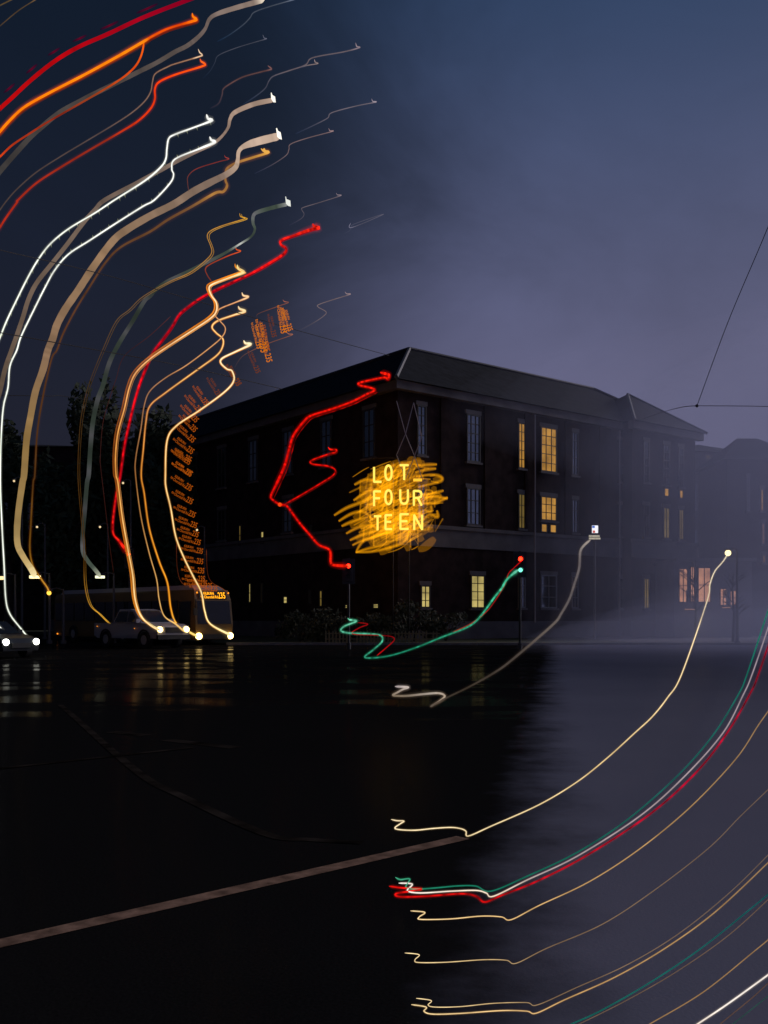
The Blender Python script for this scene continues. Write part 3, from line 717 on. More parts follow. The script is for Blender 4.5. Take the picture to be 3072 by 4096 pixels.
# dark car cut by the left edge
kf = LF(math.radians(54), (X(21, 38.5), 38.5))
car = thing('car', 'dark car with bright white headlights at the left edge of the road', 'car')
b = MB(); prism(b, kf, [(0, .3), (.03, .6), (-.1, .78), (-1.2, .95), (-3.6, .98), (-4.5, .92), (-4.5, .35)], -.88, .88, [.12, .05, .08, .02, .02, .06, .06]); b.build('body', M['dark_paint'], car)
b = MB(); prism(b, kf, [(-1.15, .952), (-1.95, 1.42), (-3.0, 1.45), (-3.9, .98)], -.78, .78, [.02, .14, .14, .04]); b.build('cabin', M['car_glass'], car)
for x in (-.85, -3.55):
    for y in (-.76, .76): wheel(car, kf, x, y, .32)
for y in (-.66, .66):
    b = MB(); b.ball(kf(.02, y, .64), .125, 12, 8); b.build('headlight', HL_W, car)
b = MB(); b.box(.0, .06, -.4, .4, .42, .6, kf); b.build('grille', M['trim'], car)
for s in (-1, 1):
    b = MB(); b.box(-1.5, -1.35, s * .88 - .1, s * .88 + .1, .96, 1.1, kf); b.build('mirror', M['dark_paint'], car)

# ------------------------------------------------------------------ glowing light trails
K = {'c1': (0, 0, .23146), 'c2': (0, 250, .16576), 'c3': (0, 450, .16576), 'c4': (250, 325, .18083), 'c5': (225, 525, .18083), 'c6': (500, 350, .16154), 'c7': (350, 675, .25196),
     'q1': (0, 0, .12055), 'q2': (175, 0, .12055), 'q3': (150, 175, .12055), 'q4': (0, 175, .10549), 'q5': (150, 562.5, .060277), 'q6': (325, 437.5, .08288), 'q8': (225, 287.5, .060277), 'r': (0, 0, 1)}
def seg(*parts):
    o_ = []
    for i in range(0, len(parts), 2):
        x0, y0, k = K[parts[i]]
        q = [(x0 + k * x, y0 + k * y) for x, y in parts[i + 1]]
        while o_ and len(q) > 1:          # where two runs of measured points meet, drop those that would double back
            dx, dy = q[0][0] - o_[-1][0], q[0][1] - o_[-1][1]
            if math.hypot(dx, dy) > 2.5 and dx * (q[1][0] - q[0][0]) + dy * (q[1][1] - q[0][1]) > 0: break
            q.pop(0)
        o_ += q
    return o_
def dense(px, n=6):
    pts = [Vector((p[0], p[1], 0)) for p in px]
    return [(p.x, p.y) for p in cr(pts, n)]
def far(d): return lambda px, py: d
def near(D): return lambda px, py: 1 / (1 / D + max(0, py - HOR) / (.9 * EYE * F))
def trail_mb(px, depth, w, stops, b=None, sides=6, off=(0, 0), bead=0, wst=None, smooth=6):
    b = b or MB(); pp = dense(px, smooth); acc = [0]
    for i in range(1, len(pp)): acc.append(acc[-1] + math.hypot(pp[i][0] - pp[i - 1][0], pp[i][1] - pp[i - 1][1]))
    pts = []; rad = []; cols = []
    for i, p in enumerate(pp):
        if i and acc[i] - acc[i - 1] < 1e-4: continue
        t_ = acc[i] / acc[-1]; d = depth(*p)
        pts.append(P(p[0] + off[0], p[1] + off[1], d))
        ww = w
        if wst:
            for (ta, wa), (tb, wb) in zip(wst, wst[1:]):
                if ta <= t_ <= tb: ww = wa + (wb - wa) * (t_ - ta) / max(tb - ta, 1e-6)
        for (ta, ca), (tb, cb) in zip(stops, stops[1:]):
            if ta <= t_ <= tb:
                f = (t_ - ta) / max(tb - ta, 1e-6); c = [ca[j] + (cb[j] - ca[j]) * f for j in range(3)]
        c = lin(c)
        if bead:
            nb = noise.noise(Vector((acc[i] * bead * .42, w * 2.7, 9))); m_ = max(.12, .78 + 1.1 * nb); c = tuple(x * m_ for x in c); ww *= 1 + .3 * nb
        ww *= 1 + .07 * noise.noise(Vector((acc[i] * .12, w * 3.1, 0)))
        k_ = max(.4, 1 + .38 * noise.noise(Vector((acc[i] * .06, w * 7.7, 5))) + .22 * noise.noise(Vector((acc[i] * .35, w * 3.7, 2))))
        ww *= min(1, .3 + acc[i] / 4, .3 + (acc[-1] - acc[i]) / 4)
        rad.append(ww * (.72 if w < 3.5 else .9) / 2 * d / F); cols.append(tuple(x * k_ for x in c))
    b.tube(pts, rad, sides, cols)
    return b
def trail(label, px, depth, w, stops, extra=(), **k):
    """extra: (offset, width, stops, depth shift) companions, parts of the same thing"""
    if not isinstance(stops[0], tuple) or len(stops[0]) == 3 and not isinstance(stops[0][1], tuple): stops = [(0, stops), (1, stops)]
    ob = trail_mb(px, depth, w, stops, **k).build('light_trail', M['trail'], smooth=True)
    tag(ob, label, 'light trail', 'glowing light trails')
    if w < 3.5:
        hb = None
        for kw, kc in ((1.4, .07), (1.9, .03), (2.6, .014)):
            hb = trail_mb(px, depth, w * kw, stops, b=hb, wst=[(a, q * kw) for a, q in k['wst']] if k.get('wst') else None)
            for i in range(hb.n0 if hasattr(hb, 'n0') else 0, len(hb.c)):
                c = hb.c[i]; mxc = max(c) or 1; hb.c[i] = tuple(v * kc * (.35 + .65 * v / mxc) for v in c)
            hb.n0 = len(hb.c)
        hb.build('glow', M['halo'], ob, smooth=True)
    for off, w2, st2, ds in extra:
        if not isinstance(st2[0], tuple): st2 = [(0, st2), (1, st2)]
        trail_mb(px, (lambda a, c, q=depth, s=ds: q(a, c) + s), w2, st2, off=off).build('side_glow', M['trail'], ob, smooth=True)
    return ob

# ---- upper left sky
t = trail('broad crimson light trail arching across the top left corner', seg('q1', [(1700, -50), (1560, 0), (1200, 140), (900, 280), (650, 390), (450, 510), (250, 670), (100, 810), (0, 900), (-60, 960)]), far(44), 3.9,
          [(0, (140, 0, 38)), (.3, (160, 4, 28)), (.65, (178, 6, 14)), (1, (190, 12, 14))])
for a, c in (((1310, 30), (1130, 110)), ((985, 175), (830, 245)), ((720, 290), (600, 345)), ((500, 395), (395, 460)), ((310, 530), (215, 610)), ((125, 690), (30, 770))):
    m_ = ((a[0] + c[0]) / 2, (a[1] + c[1]) / 2 + 3)
    trail_mb(seg('q1', [a, m_, c]), far(44.2), 2.6, [(0, (30, 14, 38)), (.5, (98, 6, 36)), (1, (30, 14, 38))]).build('dash', M['trail'], t, smooth=True)
t = trail('bright orange light trail forking below its hooked end at the top left', seg('q1', [(1595, 110), (1602, 138), (1630, 160), (1600, 175), (1400, 235), (1265, 300), (1190, 345), (1000, 455), (700, 620), (400, 775), (200, 890), (80, 1000), (0, 1090), (-50, 1140)]), far(45), 3.0,
          [(0, (255, 130, 10)), (.06, (255, 110, 10)), (.1, (225, 70, 8)), (.24, (235, 90, 10)), (.26, (255, 140, 15)), (1, (255, 128, 10))], wst=[(0, 2.6), (.05, 3), (.1, 2.4), (.24, 2.6), (.27, 3.3), (.7, 3.0), (1, 3.2)],
          extra=[((.3, .9), 4.6, (92, 28, 18), .5)])
trail_mb(seg('q1', [(1195, 350), (1175, 450), (1130, 540), (1050, 620), (950, 690), (800, 780), (600, 895), (400, 1010), (250, 1105), (100, 1205), (0, 1300), (-50, 1340)]), far(45.2), 2.3,
         [(0, (235, 95, 12)), (.15, (215, 70, 10)), (.4, (150, 62, 28)), (.6, (128, 38, 22)), (1, (205, 60, 16))]).build('branch', M['trail'], t, smooth=True)
trail('wide dull grey light band curling down from the top edge', seg('q2', [(740, -5), (700, 10), (520, 60), (350, 115), (285, 160), (250, 240), (190, 310), (100, 380), (0, 430)], 'q1', [(1300, 520), (1100, 620), (900, 720), (700, 820), (500, 930), (350, 1050), (250, 1140), (130, 1270), (0, 1420), (-60, 1500)]), far(47), 4.6,
      [(0, (255, 240, 215)), (.03, (150, 130, 118)), (.2, (120, 104, 98)), (.3, (88, 78, 74)), (1, (58, 55, 54))], wst=[(0, 5), (.12, 4.6), (.2, 3.4), (.25, 4.2), (1, 5.4)])
trail('thin tan light trail with a white hook left of the top centre', seg('q2', [(193, 408), (205, 435), (225, 455), (200, 470), (0, 530)], 'q1', [(1400, 550), (1290, 610), (1265, 680), (1250, 760), (1200, 840), (1100, 930), (950, 1030), (700, 1180), (500, 1300), (300, 1430), (150, 1560), (60, 1659)], 'q4', [(180, 110), (60, 250), (0, 330), (-40, 390)]), far(48), 1.3,
      [(0, (255, 225, 190)), (.05, (240, 200, 160)), (.07, (150, 112, 84)), (.3, (128, 100, 84)), (.5, (84, 70, 66)), (1, (70, 58, 52))])
trail('red orange light trail with a bright hook under the tan trail', seg('q2', [(208, 488), (218, 510), (248, 530), (225, 550), (0, 620)], 'q1', [(1320, 680), (1285, 740), (1285, 820), (1250, 900), (1150, 1000), (1000, 1095), (750, 1240), (500, 1390), (300, 1520), (150, 1659)], 'q4', [(320, 110), (160, 260), (60, 400), (0, 495), (-40, 560)]), far(48.5), 2.2,
      [(0, (255, 110, 30)), (.05, (255, 90, 15)), (.2, (240, 62, 8)), (.35, (220, 55, 10)), (.5, (140, 42, 24)), (1, (170, 42, 20))])
WH = [(0, (255, 255, 250)), (1, (250, 255, 240))]
def barbs(tr, px, d, side, every=11.5, L=4.2, n0=3):
    pp = dense(px, 6); acc = 0; nxt = every; b = MB()
    for i in range(1, len(pp) - 1):
        acc += math.hypot(pp[i][0] - pp[i - 1][0], pp[i][1] - pp[i - 1][1])
        if acc > nxt:
            nxt += every
            tx, ty = pp[i + 1][0] - pp[i - 1][0], pp[i + 1][1] - pp[i - 1][1]; n_ = math.hypot(tx, ty) or 1
            dx, dy = (.35 * tx / n_ * -1, 1) ; e2 = (pp[i][0] + dx * L * .25 * side + .9 * side, pp[i][1] + L * side)
            b.tube([P(*pp[i], d), P((pp[i][0] + e2[0]) / 2, (pp[i][1] + e2[1]) / 2, d), P(*e2, d)], [.55 * d / F, .42 * d / F, .2 * d / F], 4, [lin((185, 185, 150)), lin((110, 114, 92)), lin((52, 60, 58))])
    tag(b.build('barbs', M['trail'], tr), kind='stuff')
w1 = seg('q2', [(262, 950), (275, 985), (305, 1000), (150, 1060), (0, 1115)], 'q1', [(1400, 1150), (1385, 1230), (1375, 1320), (1330, 1390), (1200, 1500), (950, 1659)], 'q4', [(1100, 230), (900, 360), (650, 510), (480, 650), (370, 790), (270, 960), (150, 1200), (60, 1390), (0, 1540), (-40, 1640)])
t = trail('upper of the two barbed white light trails with a hooked end', w1, far(42), 1.75, WH, wst=[(0, 3.2), (.04, 2.6), (.06, 1.7), (.3, 2.0), (.4, 1.6), (1, 1.7)], extra=[((0, 0), 2.6, (50, 62, 58), .4)])
barbs(t, w1, 42.1, 1)
w2 = seg('q2', [(288, 1135), (302, 1162), (330, 1180), (200, 1235), (0, 1320)], 'q1', [(1440, 1330), (1425, 1400), (1440, 1450), (1410, 1520), (1280, 1659)], 'q4', [(1550, 160), (1350, 300), (1080, 470), (850, 620), (650, 750), (520, 900), (430, 1060), (330, 1260), (200, 1530), (160, 1659)],
         'c2', [(60, 700), (48, 830), (20, 950), (6, 1150), (2, 1357)], 'c3', [(3, 150), (5, 300), (15, 520), (25, 700), (35, 900), (60, 990), (120, 1070), (190, 1155)])
t = trail('lower barbed white light trail running down the left edge to a headlight', w2, far(42.6), 1.75, WH, wst=[(0, 3.0), (.03, 2.6), (.05, 1.7), (1, 1.5)], extra=[((0, 0), 2.5, (46, 58, 54), .4)])
barbs(t, w2[:36], 42.7, -1, L=3.2)
trail('short white light trail entering from the left edge to the outer headlight', seg('c3', [(-60, 1010), (-20, 1050), (0, 1070), (40, 1115), (65, 1160)]), far(39.5), 1.8, WH)
w3 = seg('q2', [(822, 830), (800, 832), (650, 865), (500, 930), (458, 985), (440, 1060), (380, 1140), (300, 1200), (150, 1270), (0, 1345)], 'q1', [(1400, 1375), (1150, 1510), (870, 1659)], 'q4', [(1250, 95), (1050, 200), (900, 330), (800, 440), (650, 640), (500, 830), (350, 1020), (270, 1180), (220, 1340), (160, 1520), (110, 1659)], 'c2', [(30, 720), (0, 850), (-30, 950)])
t = trail('wide beige light band passing behind the two white trails', w3, far(50), 4.6, [(0, (178, 152, 134)), (.2, (150, 126, 112)), (.26, (120, 102, 92)), (1, (98, 82, 68))], wst=[(0, 5.0), (.08, 5), (.14, 2.9), (.2, 3.4), (.27, 4.4), (1, 5.2)], sides=8)
def patch(par, crop, pts, d, c, s=1.0):
    q = seg(crop, pts); b = MB(); b.c = []
    k = len(b.v); n = len(q)
    for dd in (d - .05, d + .05):
        for p in q: b.v.append(tuple(P(*p, dd))); b.c.append(tuple(x * s for x in lin(c)))
    b.face(tuple(range(n))); b.face(tuple(range(2 * n - 1, n - 1, -1)))
    for i in range(n): j = (i + 1) % n; b.face((i, n + i, n + j, j))
    b.build('bright_end', M['trail'], par)
patch(t, 'q2', [(795, 770), (801, 768), (808, 788), (830, 802), (836, 850), (815, 848), (798, 820)], 49.8, (255, 250, 235), 1.2)
w4 = seg('q2', [(865, 1130), (850, 1133), (700, 1170), (580, 1210), (530, 1255), (520, 1330), (500, 1390), (420, 1450), (300, 1510), (150, 1590)], 'q3', [(400, 140), (200, 240), (0, 340)], 'q4', [(1200, 520), (1070, 625), (900, 850), (750, 1080), (620, 1270), (540, 1420), (500, 1550), (455, 1659)],
         'c2', [(260, 720), (215, 850), (185, 1000), (160, 1150), (145, 1357)], 'c3', [(135, 200), (108, 400), (105, 560), (138, 640), (190, 720), (211, 768)])
t = trail('widest cream light band sweeping from the upper sky to the panel lamp', w4, far(52), 7.0, [(0, (205, 178, 158)), (.06, (192, 165, 145)), (.10, (196, 168, 146)), (.14, (128, 108, 96)), (.4, (146, 116, 88)), (.6, (134, 106, 82)), (.75, (142, 112, 66)), (.9, (150, 124, 78)), (.97, (200, 170, 110)), (1, (255, 235, 180))],
          wst=[(0, 8.6), (.05, 8.2), (.07, 4.6), (.09, 3.8), (.115, 6.4), (.16, 7.6), (.5, 8.2), (1, 6.6)], sides=8)
patch(t, 'q2', [(838, 1064), (846, 1062), (854, 1084), (876, 1098), (887, 1158), (866, 1152), (848, 1135)], 51.8, (255, 250, 235), 1.3)
w5 = seg('q2', [(715, 1238), (745, 1252), (775, 1265), (650, 1305), (540, 1340), (470, 1370), (425, 1410), (418, 1490), (432, 1540), (400, 1590)], 'q3', [(540, 150), (350, 260), (150, 370), (0, 470)], 'q4', [(1400, 540), (1150, 680), (1000, 830), (850, 1060), (720, 1270), (600, 1500), (540, 1659)], 'c2', [(310, 660), (260, 880), (225, 1100), (210, 1357)],
         'c3', [(200, 200), (186, 450), (180, 600), (200, 700), (250, 780), (285, 830), (296, 860)])
t = trail('dull amber light band following the right side of the widest cream band', w5, far(53), 2.4, [(0, (225, 165, 70)), (.05, (200, 145, 70)), (.08, (150, 104, 58)), (.16, (165, 118, 60)), (.2, (112, 78, 48)), (.5, (82, 52, 32)), (.8, (74, 46, 18)), (.95, (130, 88, 20)), (1, (230, 165, 60))], wst=[(0, 2.6), (.15, 3.4), (.4, 2.2), (1, 1.9)])
patch(t, 'q2', [(712, 1232), (718, 1230), (724, 1245), (736, 1230), (744, 1230), (752, 1248), (762, 1245), (782, 1268), (745, 1270), (722, 1252)], 52.8, (235, 175, 80))
w6 = seg('q3', [(1150, 240), (1050, 262), (900, 305), (858, 338), (855, 400), (870, 450), (840, 510), (750, 570), (600, 660), (450, 735), (300, 810), (150, 880), (50, 950), (0, 1005)], 'c2', [(870, 310), (800, 430), (720, 560), (660, 680), (620, 820), (590, 900), (560, 1040), (545, 1200), (535, 1357)], 'c3', [(525, 200), (510, 380), (500, 500), (500, 610), (530, 670), (580, 730), (606, 768)])
st = []; n_ = 26
for i in range(n_ + 1):
    t_ = i / n_; l = 1 - .38 * min(1, t_ * 2.2) + (0.25 if t_ > .92 else 0)
    c = (112 * l, 112 * l, 116 * l) if i % 2 == 0 else (72 * l, 84 * l, 74 * l)
    if .12 < t_ < .18: c = (210, 212, 205)
    st += [(max(0, t_ - .012), c), (min(1, t_ + .012), c)] if i % 2 else [(t_, c)]
st[0] = (0, (150, 150, 150)); st[-1] = (1, (220, 220, 190))
t = trail('grey light band with dark green gaps between the sky and the pale panel lamp', w6, far(54), 4.6, st, wst=[(0, 4.4), (.06, 4.4), (.12, 2.4), (.16, 2.0), (.22, 4.0), (.6, 5.2), (1, 4.4)], sides=8)
patch(t, 'q3', [(1122, 178), (1128, 180), (1133, 200), (1164, 212), (1168, 262), (1146, 256), (1128, 238)], 53.8, (235, 238, 230), 1.0)
YL = [(0, (240, 180, 50)), (.06, (190, 140, 55)), (.2, (170, 122, 52)), (.3, (110, 84, 50)), (.5, (62, 45, 26)), (.85, (74, 46, 10)), (1, (240, 180, 60))]
w7 = seg('q3', [(743, 318), (752, 345), (785, 362), (600, 420), (500, 465), (475, 510), (500, 580), (512, 640), (470, 700), (330, 810), (150, 890), (-60, 1010)], 'c2', [(780, 360), (700, 430), (620, 600), (540, 800), (500, 950), (480, 1100), (470, 1357)], 'c3', [(470, 100), (490, 420), (505, 600), (510, 800), (540, 930), (600, 990), (655, 1045)])
trail('pair of thin yellow light lines ending on the white utility truck', w7, far(52.2), .9, YL, extra=[((1.9, .7), .8, YL, 0)])
RD = [(0, (255, 45, 25)), (.12, (250, 30, 20)), (.3, (232, 16, 26)), (.5, (195, 8, 30)), (.6, (235, 14, 28)), (.8, (210, 10, 20)), (1, (255, 40, 20))]
trail('long beaded red light trail from the sky down to the left traffic light', seg('q3', [(1350, 405), (1362, 425), (1400, 438), (1340, 450), (1180, 505), (1090, 540), (1085, 575), (1130, 610), (1100, 660), (1000, 725), (850, 810), (700, 880), (550, 950), (420, 1020), (320, 1090), (240, 1160), (180, 1260), (100, 1370), (20, 1480)],
      'c2', [(860, 760), (820, 880), (780, 1040), (750, 1180), (725, 1357)], 'c3', [(715, 200), (690, 340), (680, 490), (720, 550), (775, 625)]), far(55), 2.4, RD, bead=.75, wst=[(0, 4.2), (.05, 3.4), (.08, 2.2), (.14, 2.8), (.2, 2.8), (.25, 1.7), (.55, 2.1), (.95, 1.9), (1, 4.4)], extra=[((.5, 1.2), 2.6, (120, 6, 24), .4)], smooth=10)
trail('thin dark orange light line hooked beside the grey light band', seg('q3', [(708, 602), (720, 620), (750, 633), (650, 670), (500, 740), (460, 780), (475, 830), (512, 885)]), far(54), 1.1, [(0, (225, 95, 25)), (.2, (200, 75, 25)), (1, (120, 52, 32))])
def orange(label, px, d, w, core, fringe, fw, hook=1.5, extra=()):
    return trail(label, px, (d if callable(d) else far(d)), w, core, wst=[(0, w * hook), (.035, w * hook), (.05, w * 1.05), (.3, w * .92), (.93, w), (1, w * 2.2)], extra=[((-.1, .25), fw, fringe, .5)] + list(extra))
w8 = seg('q3', [(724, 745), (732, 775), (775, 800), (768, 812), (650, 855), (520, 905), (490, 940), (510, 1000), (550, 1060), (550, 1130), (500, 1190), (350, 1290), (150, 1420), (0, 1525)], 'c2', [(820, 740), (780, 830), (750, 960), (712, 1100), (697, 1240), (700, 1357)], 'c3', [(712, 200), (737, 400), (772, 600), (800, 750), (815, 900), (850, 1000), (910, 1056), (968, 1088)])
O2 = [(0, (255, 150, 20)), (.1, (235, 130, 30)), (.2, (230, 130, 25)), (.35, (165, 92, 45)), (.6, (120, 60, 18)), (1, (235, 140, 30))]
orange('bright orange and white triple light trail ending at the utility truck near headlight', w8, 48.8, 1.5, [(0, (255, 230, 150)), (.12, (255, 225, 180)), (.22, (255, 226, 175)), (.4, (232, 172, 108)), (.6, (225, 158, 70)), (1, (255, 236, 180))], O2, 3.0, 2.0,
       [((-2.3, -1.0), 1.8, O2, .2), ((1.7, .8), .8, [(0, (230, 160, 90)), (.2, (210, 150, 85)), (.5, (150, 100, 60)), (1, (215, 150, 70))], -.1)])
orange('thin peach light trail weaving between the orange ones to the far headlight', seg('q3', [(763, 975), (775, 1000), (815, 1012), (700, 1060), (580, 1110), (540, 1160), (580, 1210), (625, 1270), (600, 1340), (500, 1430), (300, 1580)], 'c2', [(1180, 630), (1000, 770), (905, 850), (870, 940), (850, 1080), (820, 1250), (818, 1357)], 'c3', [(830, 150), (850, 400), (900, 620), (945, 780), (960, 900), (990, 1000), (1060, 1050), (1115, 1098)]),
       50.9, 1.15, [(0, (255, 225, 175)), (.06, (225, 165, 115)), (.25, (215, 160, 105)), (.4, (150, 112, 84)), (.6, (150, 105, 56)), (1, (245, 200, 120))], [(0, (190, 100, 30)), (.1, (96, 58, 38)), (1, (84, 46, 16))], 2.0, 1.8)
orange('golden light trail looping across the peach one and ending at the bus near headlight', seg('q3', [(733, 1088), (745, 1110), (790, 1130), (700, 1160), (560, 1210), (515, 1260), (550, 1310), (605, 1360), (600, 1430), (550, 1500), (400, 1610)], 'c2', [(1200, 720), (1000, 860), (905, 940), (880, 1040), (865, 1200), (852, 1357)], 'c3', [(850, 100), (870, 260), (900, 470), (960, 670), (1010, 800), (1030, 950), (1060, 1040), (1120, 1085), (1192, 1125)]),
       55.4, 1.5, [(0, (255, 236, 185)), (.1, (250, 205, 130)), (.3, (245, 190, 110)), (.4, (215, 150, 88)), (.6, (215, 140, 45)), (.9, (245, 165, 40)), (1, (255, 225, 130))], [(0, (225, 120, 25)), (.2, (150, 80, 30)), (.5, (90, 52, 20)), (1, (165, 95, 15))], 3.0, 1.7)
orange('brightest golden light trail down the right side ending at the bus far headlight', seg('q3', [(778, 1372), (792, 1395), (835, 1405), (700, 1470), (600, 1520), (588, 1560), (640, 1610)], 'c2', [(1400, 730), (1410, 790), (1350, 860), (1200, 970), (1065, 1060), (1008, 1150), (998, 1357)], 'c3', [(998, 130), (1002, 230), (1030, 350), (1060, 520), (1110, 650), (1170, 770), (1215, 860), (1235, 970), (1270, 1050), (1395, 1118)]),
       55.2, 1.6, [(0, (255, 245, 200)), (.2, (255, 238, 185)), (.5, (255, 214, 140)), (1, (255, 235, 170))], [(0, (240, 135, 20)), (.3, (190, 105, 30)), (.6, (140, 80, 25)), (1, (175, 105, 20))], 3.1, 1.7)
# ---- faint wisps
def wisp(label, px, w=.9, c=(88, 84, 92), c2=(48, 58, 80), d=60):
    trail(label, px, far(d), w, [(0, tuple(min(255, x * 1.55) for x in c)), (.08, tuple(min(255, x * 1.4) for x in c)), (.14, c), (.6, c), (1, c2)])
wisp('faint grey light wisp crossing the top edge at the centre', seg('q2', [(1010, -10), (800, 50), (660, 100), (620, 150), (560, 210), (450, 290), (350, 345)]), 1.1, (66, 72, 82), (22, 40, 62))
wisp('faint grey hooked light wisp under the wide grey band', seg('q2', [(728, 288), (740, 315), (758, 322), (680, 345), (500, 400), (360, 460), (330, 520), (290, 590), (230, 650)]), .8, (66, 68, 78), (20, 32, 50))
wisp('faint brown light wisp with a blunt end left of the top centre', seg('q2', [(770, 545), (800, 570), (780, 580), (700, 600), (560, 640), (450, 700), (400, 740), (390, 790), (360, 860), (290, 900)]), 1.5, (86, 62, 60), (32, 34, 48))
wisp('longest faint light wisp reaching furthest right in the upper sky', seg('q2', [(1498, 355), (1508, 385), (1530, 395), (1400, 430), (1200, 465), (1120, 490), (1080, 540), (950, 585), (820, 630), (780, 670), (750, 730), (680, 790), (560, 870)]), 1.2, (98, 88, 92), (30, 42, 62))
wisp('short faint hook joining the longest light wisp', seg('q2', [(1157, 493), (1163, 515), (1185, 527), (1100, 542), (1040, 560)]), 1.0, (120, 106, 104), (70, 74, 90))
wisp('faint light wisp with a hook near the brighter sky', seg('q2', [(1632, 820), (1640, 840), (1665, 847), (1500, 880), (1300, 935), (1265, 980), (1150, 1040), (1000, 1110)]), 1.0, (100, 92, 98), (38, 48, 70))
wisp('faint light wisp right of the cream band end', seg('q2', [(1275, 1065), (1285, 1085), (1305, 1090), (1100, 1145), (960, 1195), (945, 1240), (920, 1290), (800, 1370), (660, 1440)]), .9, (110, 92, 92), (36, 44, 64))
wisp('small faint S shaped wisp above the beaded red trail', seg('q3', [(1545, 150), (1555, 165), (1580, 172), (1400, 230), (1270, 270), (1260, 290), (1278, 325), (1250, 365), (1150, 420)]), .8, (96, 86, 90), (40, 44, 62))
wisp('lowest faint S shaped wisp above the corner building ridge', seg('q3', [(1618, 968), (1630, 985), (1659, 990), (1500, 1040), (1400, 1075), (1395, 1095), (1460, 1135), (1440, 1170), (1350, 1230), (1200, 1310)]), .9, (106, 92, 92), (44, 48, 66))
wisp('short faint wisp between the two S shaped wisps', seg('c1', [(1515, 963), (1520, 983), (1658, 925), (1530, 968), (1518, 985), (1505, 1000), (1460, 1022)]), .7, (82, 80, 92), (40, 46, 64))
wisp('thin dark red light wisp beside the cream band', seg('q2', [(410, 1288), (420, 1305), (445, 1320), (350, 1345), (180, 1400), (110, 1460), (105, 1520), (115, 1590)]), .9, (120, 48, 40), (84, 54, 48), 50)
wisp('faint orange hook above the tilted route numbers', seg('q3', [(1102, 1035), (1115, 1050), (1148, 1058), (1060, 1090), (900, 1150), (890, 1180)]), .8, (122, 74, 56), (60, 44, 46))
wisp('faint orange hook below the tilted route numbers', seg('q3', [(1130, 1300), (1150, 1318), (1178, 1327), (1000, 1390), (860, 1450), (760, 1510), (700, 1600)]), .8, (120, 76, 56), (46, 44, 54))
wisp('thin tan light line cutting the extreme top left corner', seg('q1', [(110, -10), (90, 0), (0, 45), (-30, 60)]), 1.2, (92, 76, 46), (74, 60, 40))
wisp('second thin tan light line near the top left corner', seg('q1', [(310, -12), (290, 0), (150, 90), (0, 215), (-30, 240)]), 1.0, (78, 62, 40), (60, 46, 34))
wisp('thin dark red light line running down to the bus roof', seg('c2', [(1030, 400), (900, 520), (750, 640), (700, 780), (660, 900), (620, 1050), (605, 1250)], 'c3', [(607, 100), (630, 300), (660, 560), (685, 740)]), .7, (52, 26, 24), (44, 18, 12), 58)
wisp('thin brown light line ending at the bus roof marker', seg('c3', [(1065, 560), (1068, 700), (1090, 790), (1140, 830), (1185, 860)]), .7, (70, 30, 14), (150, 80, 30), 57.5)
wisp('thin brown light line ending at the right bus roof marker', seg('c3', [(1245, 600), (1252, 740), (1280, 800), (1340, 835), (1375, 862)]), .7, (70, 30, 14), (150, 80, 30), 57.5)
# ---- repeated bus display
dt = thing('display_trail', 'column of repeated glowing orange route numbers 235 leaning above the bus front', 'light trail', 'glowing light trails')
gm = {}
for k, c, s in (('b', (228, 122, 14), .85), ('m', (190, 88, 14), .75), ('d', (128, 62, 28), .75)):
    me = bpy.data.meshes.new('route_number'); me.from_pydata(disp_v.v, [], disp_v.f); me.materials.append(emis('route_glow', lin(c), s, False)); gm[k] = me
gh = [('c2', (1040, 1205), (1148, 1285), 'm'), ('c2', (1050, 1130), (1165, 1220), 'm'), ('c2', (1040, 1280), (1155, 1350), 'm'), ('c2', (1065, 1055), (1172, 1152), 'm'), ('c2', (1085, 990), (1182, 1090), 'm'), ('c2', (1095, 930), (1190, 1032), 'm'), ('c2', (1120, 870), (1212, 975), 'm'),
      ('c2', (1170, 815), (1248, 930), 'm'), ('c2', (1255, 765), (1325, 880), 'd'), ('c2', (1370, 690), (1445, 815), 'd'),
      ('c3', (1035, -8), (1152, 60), 'm'), ('c3', (1040, 70), (1157, 150), 'm'), ('c3', (1035, 155), (1157, 235), 'm'), ('c3', (1040, 245), (1162, 315), 'm'), ('c3', (1050, 335), (1178, 395), 'm'), ('c3', (1058, 408), (1188, 458), 'm'), ('c3', (1070, 468), (1198, 513), 'm'),
      ('c3', (1080, 522), (1210, 560), 'm'), ('c3', (1093, 583), (1224, 612), 'm'), ('c3', (1092, 650), (1226, 674), 'm'), ('c3', (1094, 712), (1232, 730), 'm'), ('c3', (1097, 768), (1236, 778), 'm'), ('c3', (1110, 798), (1250, 804), 'm'), ('c3', (1140, 815), (1280, 820), 'm'), ('c3', (1170, 832), (1312, 836), 'm'),
      ('q8', (905, 290), (975, 760), 'b'), ('q8', (975, 330), (1090, 715), 'b'), ('q8', (940, 320), (1025, 740), 'b'), ('q8', (735, 435), (820, 822), 'd'), ('q8', (468, 575), (575, 1010), 'b'), ('q8', (550, 520), (650, 1075), 'b'), ('q8', (600, 560), (700, 1060), 'm'), ('q8', (630, 760), (740, 1235), 'b'),
      ('q8', (400, 1040), (555, 1415), 'd'), ('q8', (50, 1265), (225, 1625), 'd')]
for i, (c, a, e2, k) in enumerate(gh):
    (x0, y0), (x1, y1) = seg(c, [a, e2]); d = 55.6 + .06 * (i % 9)
    o_ = bpy.data.objects.new('route_number', gm[k]); COL.objects.link(o_); o_.parent = dt
    o_.location = P((x0 + x1) / 2, (y0 + y1) / 2, d); ln = math.hypot(x1 - x0, y1 - y0) * d / F / 1.36
    o_.rotation_euler = (0, math.atan2(y1 - y0, x1 - x0), 0); o_.scale = (ln, 1, ln * (.95 if c != 'q8' else .8))
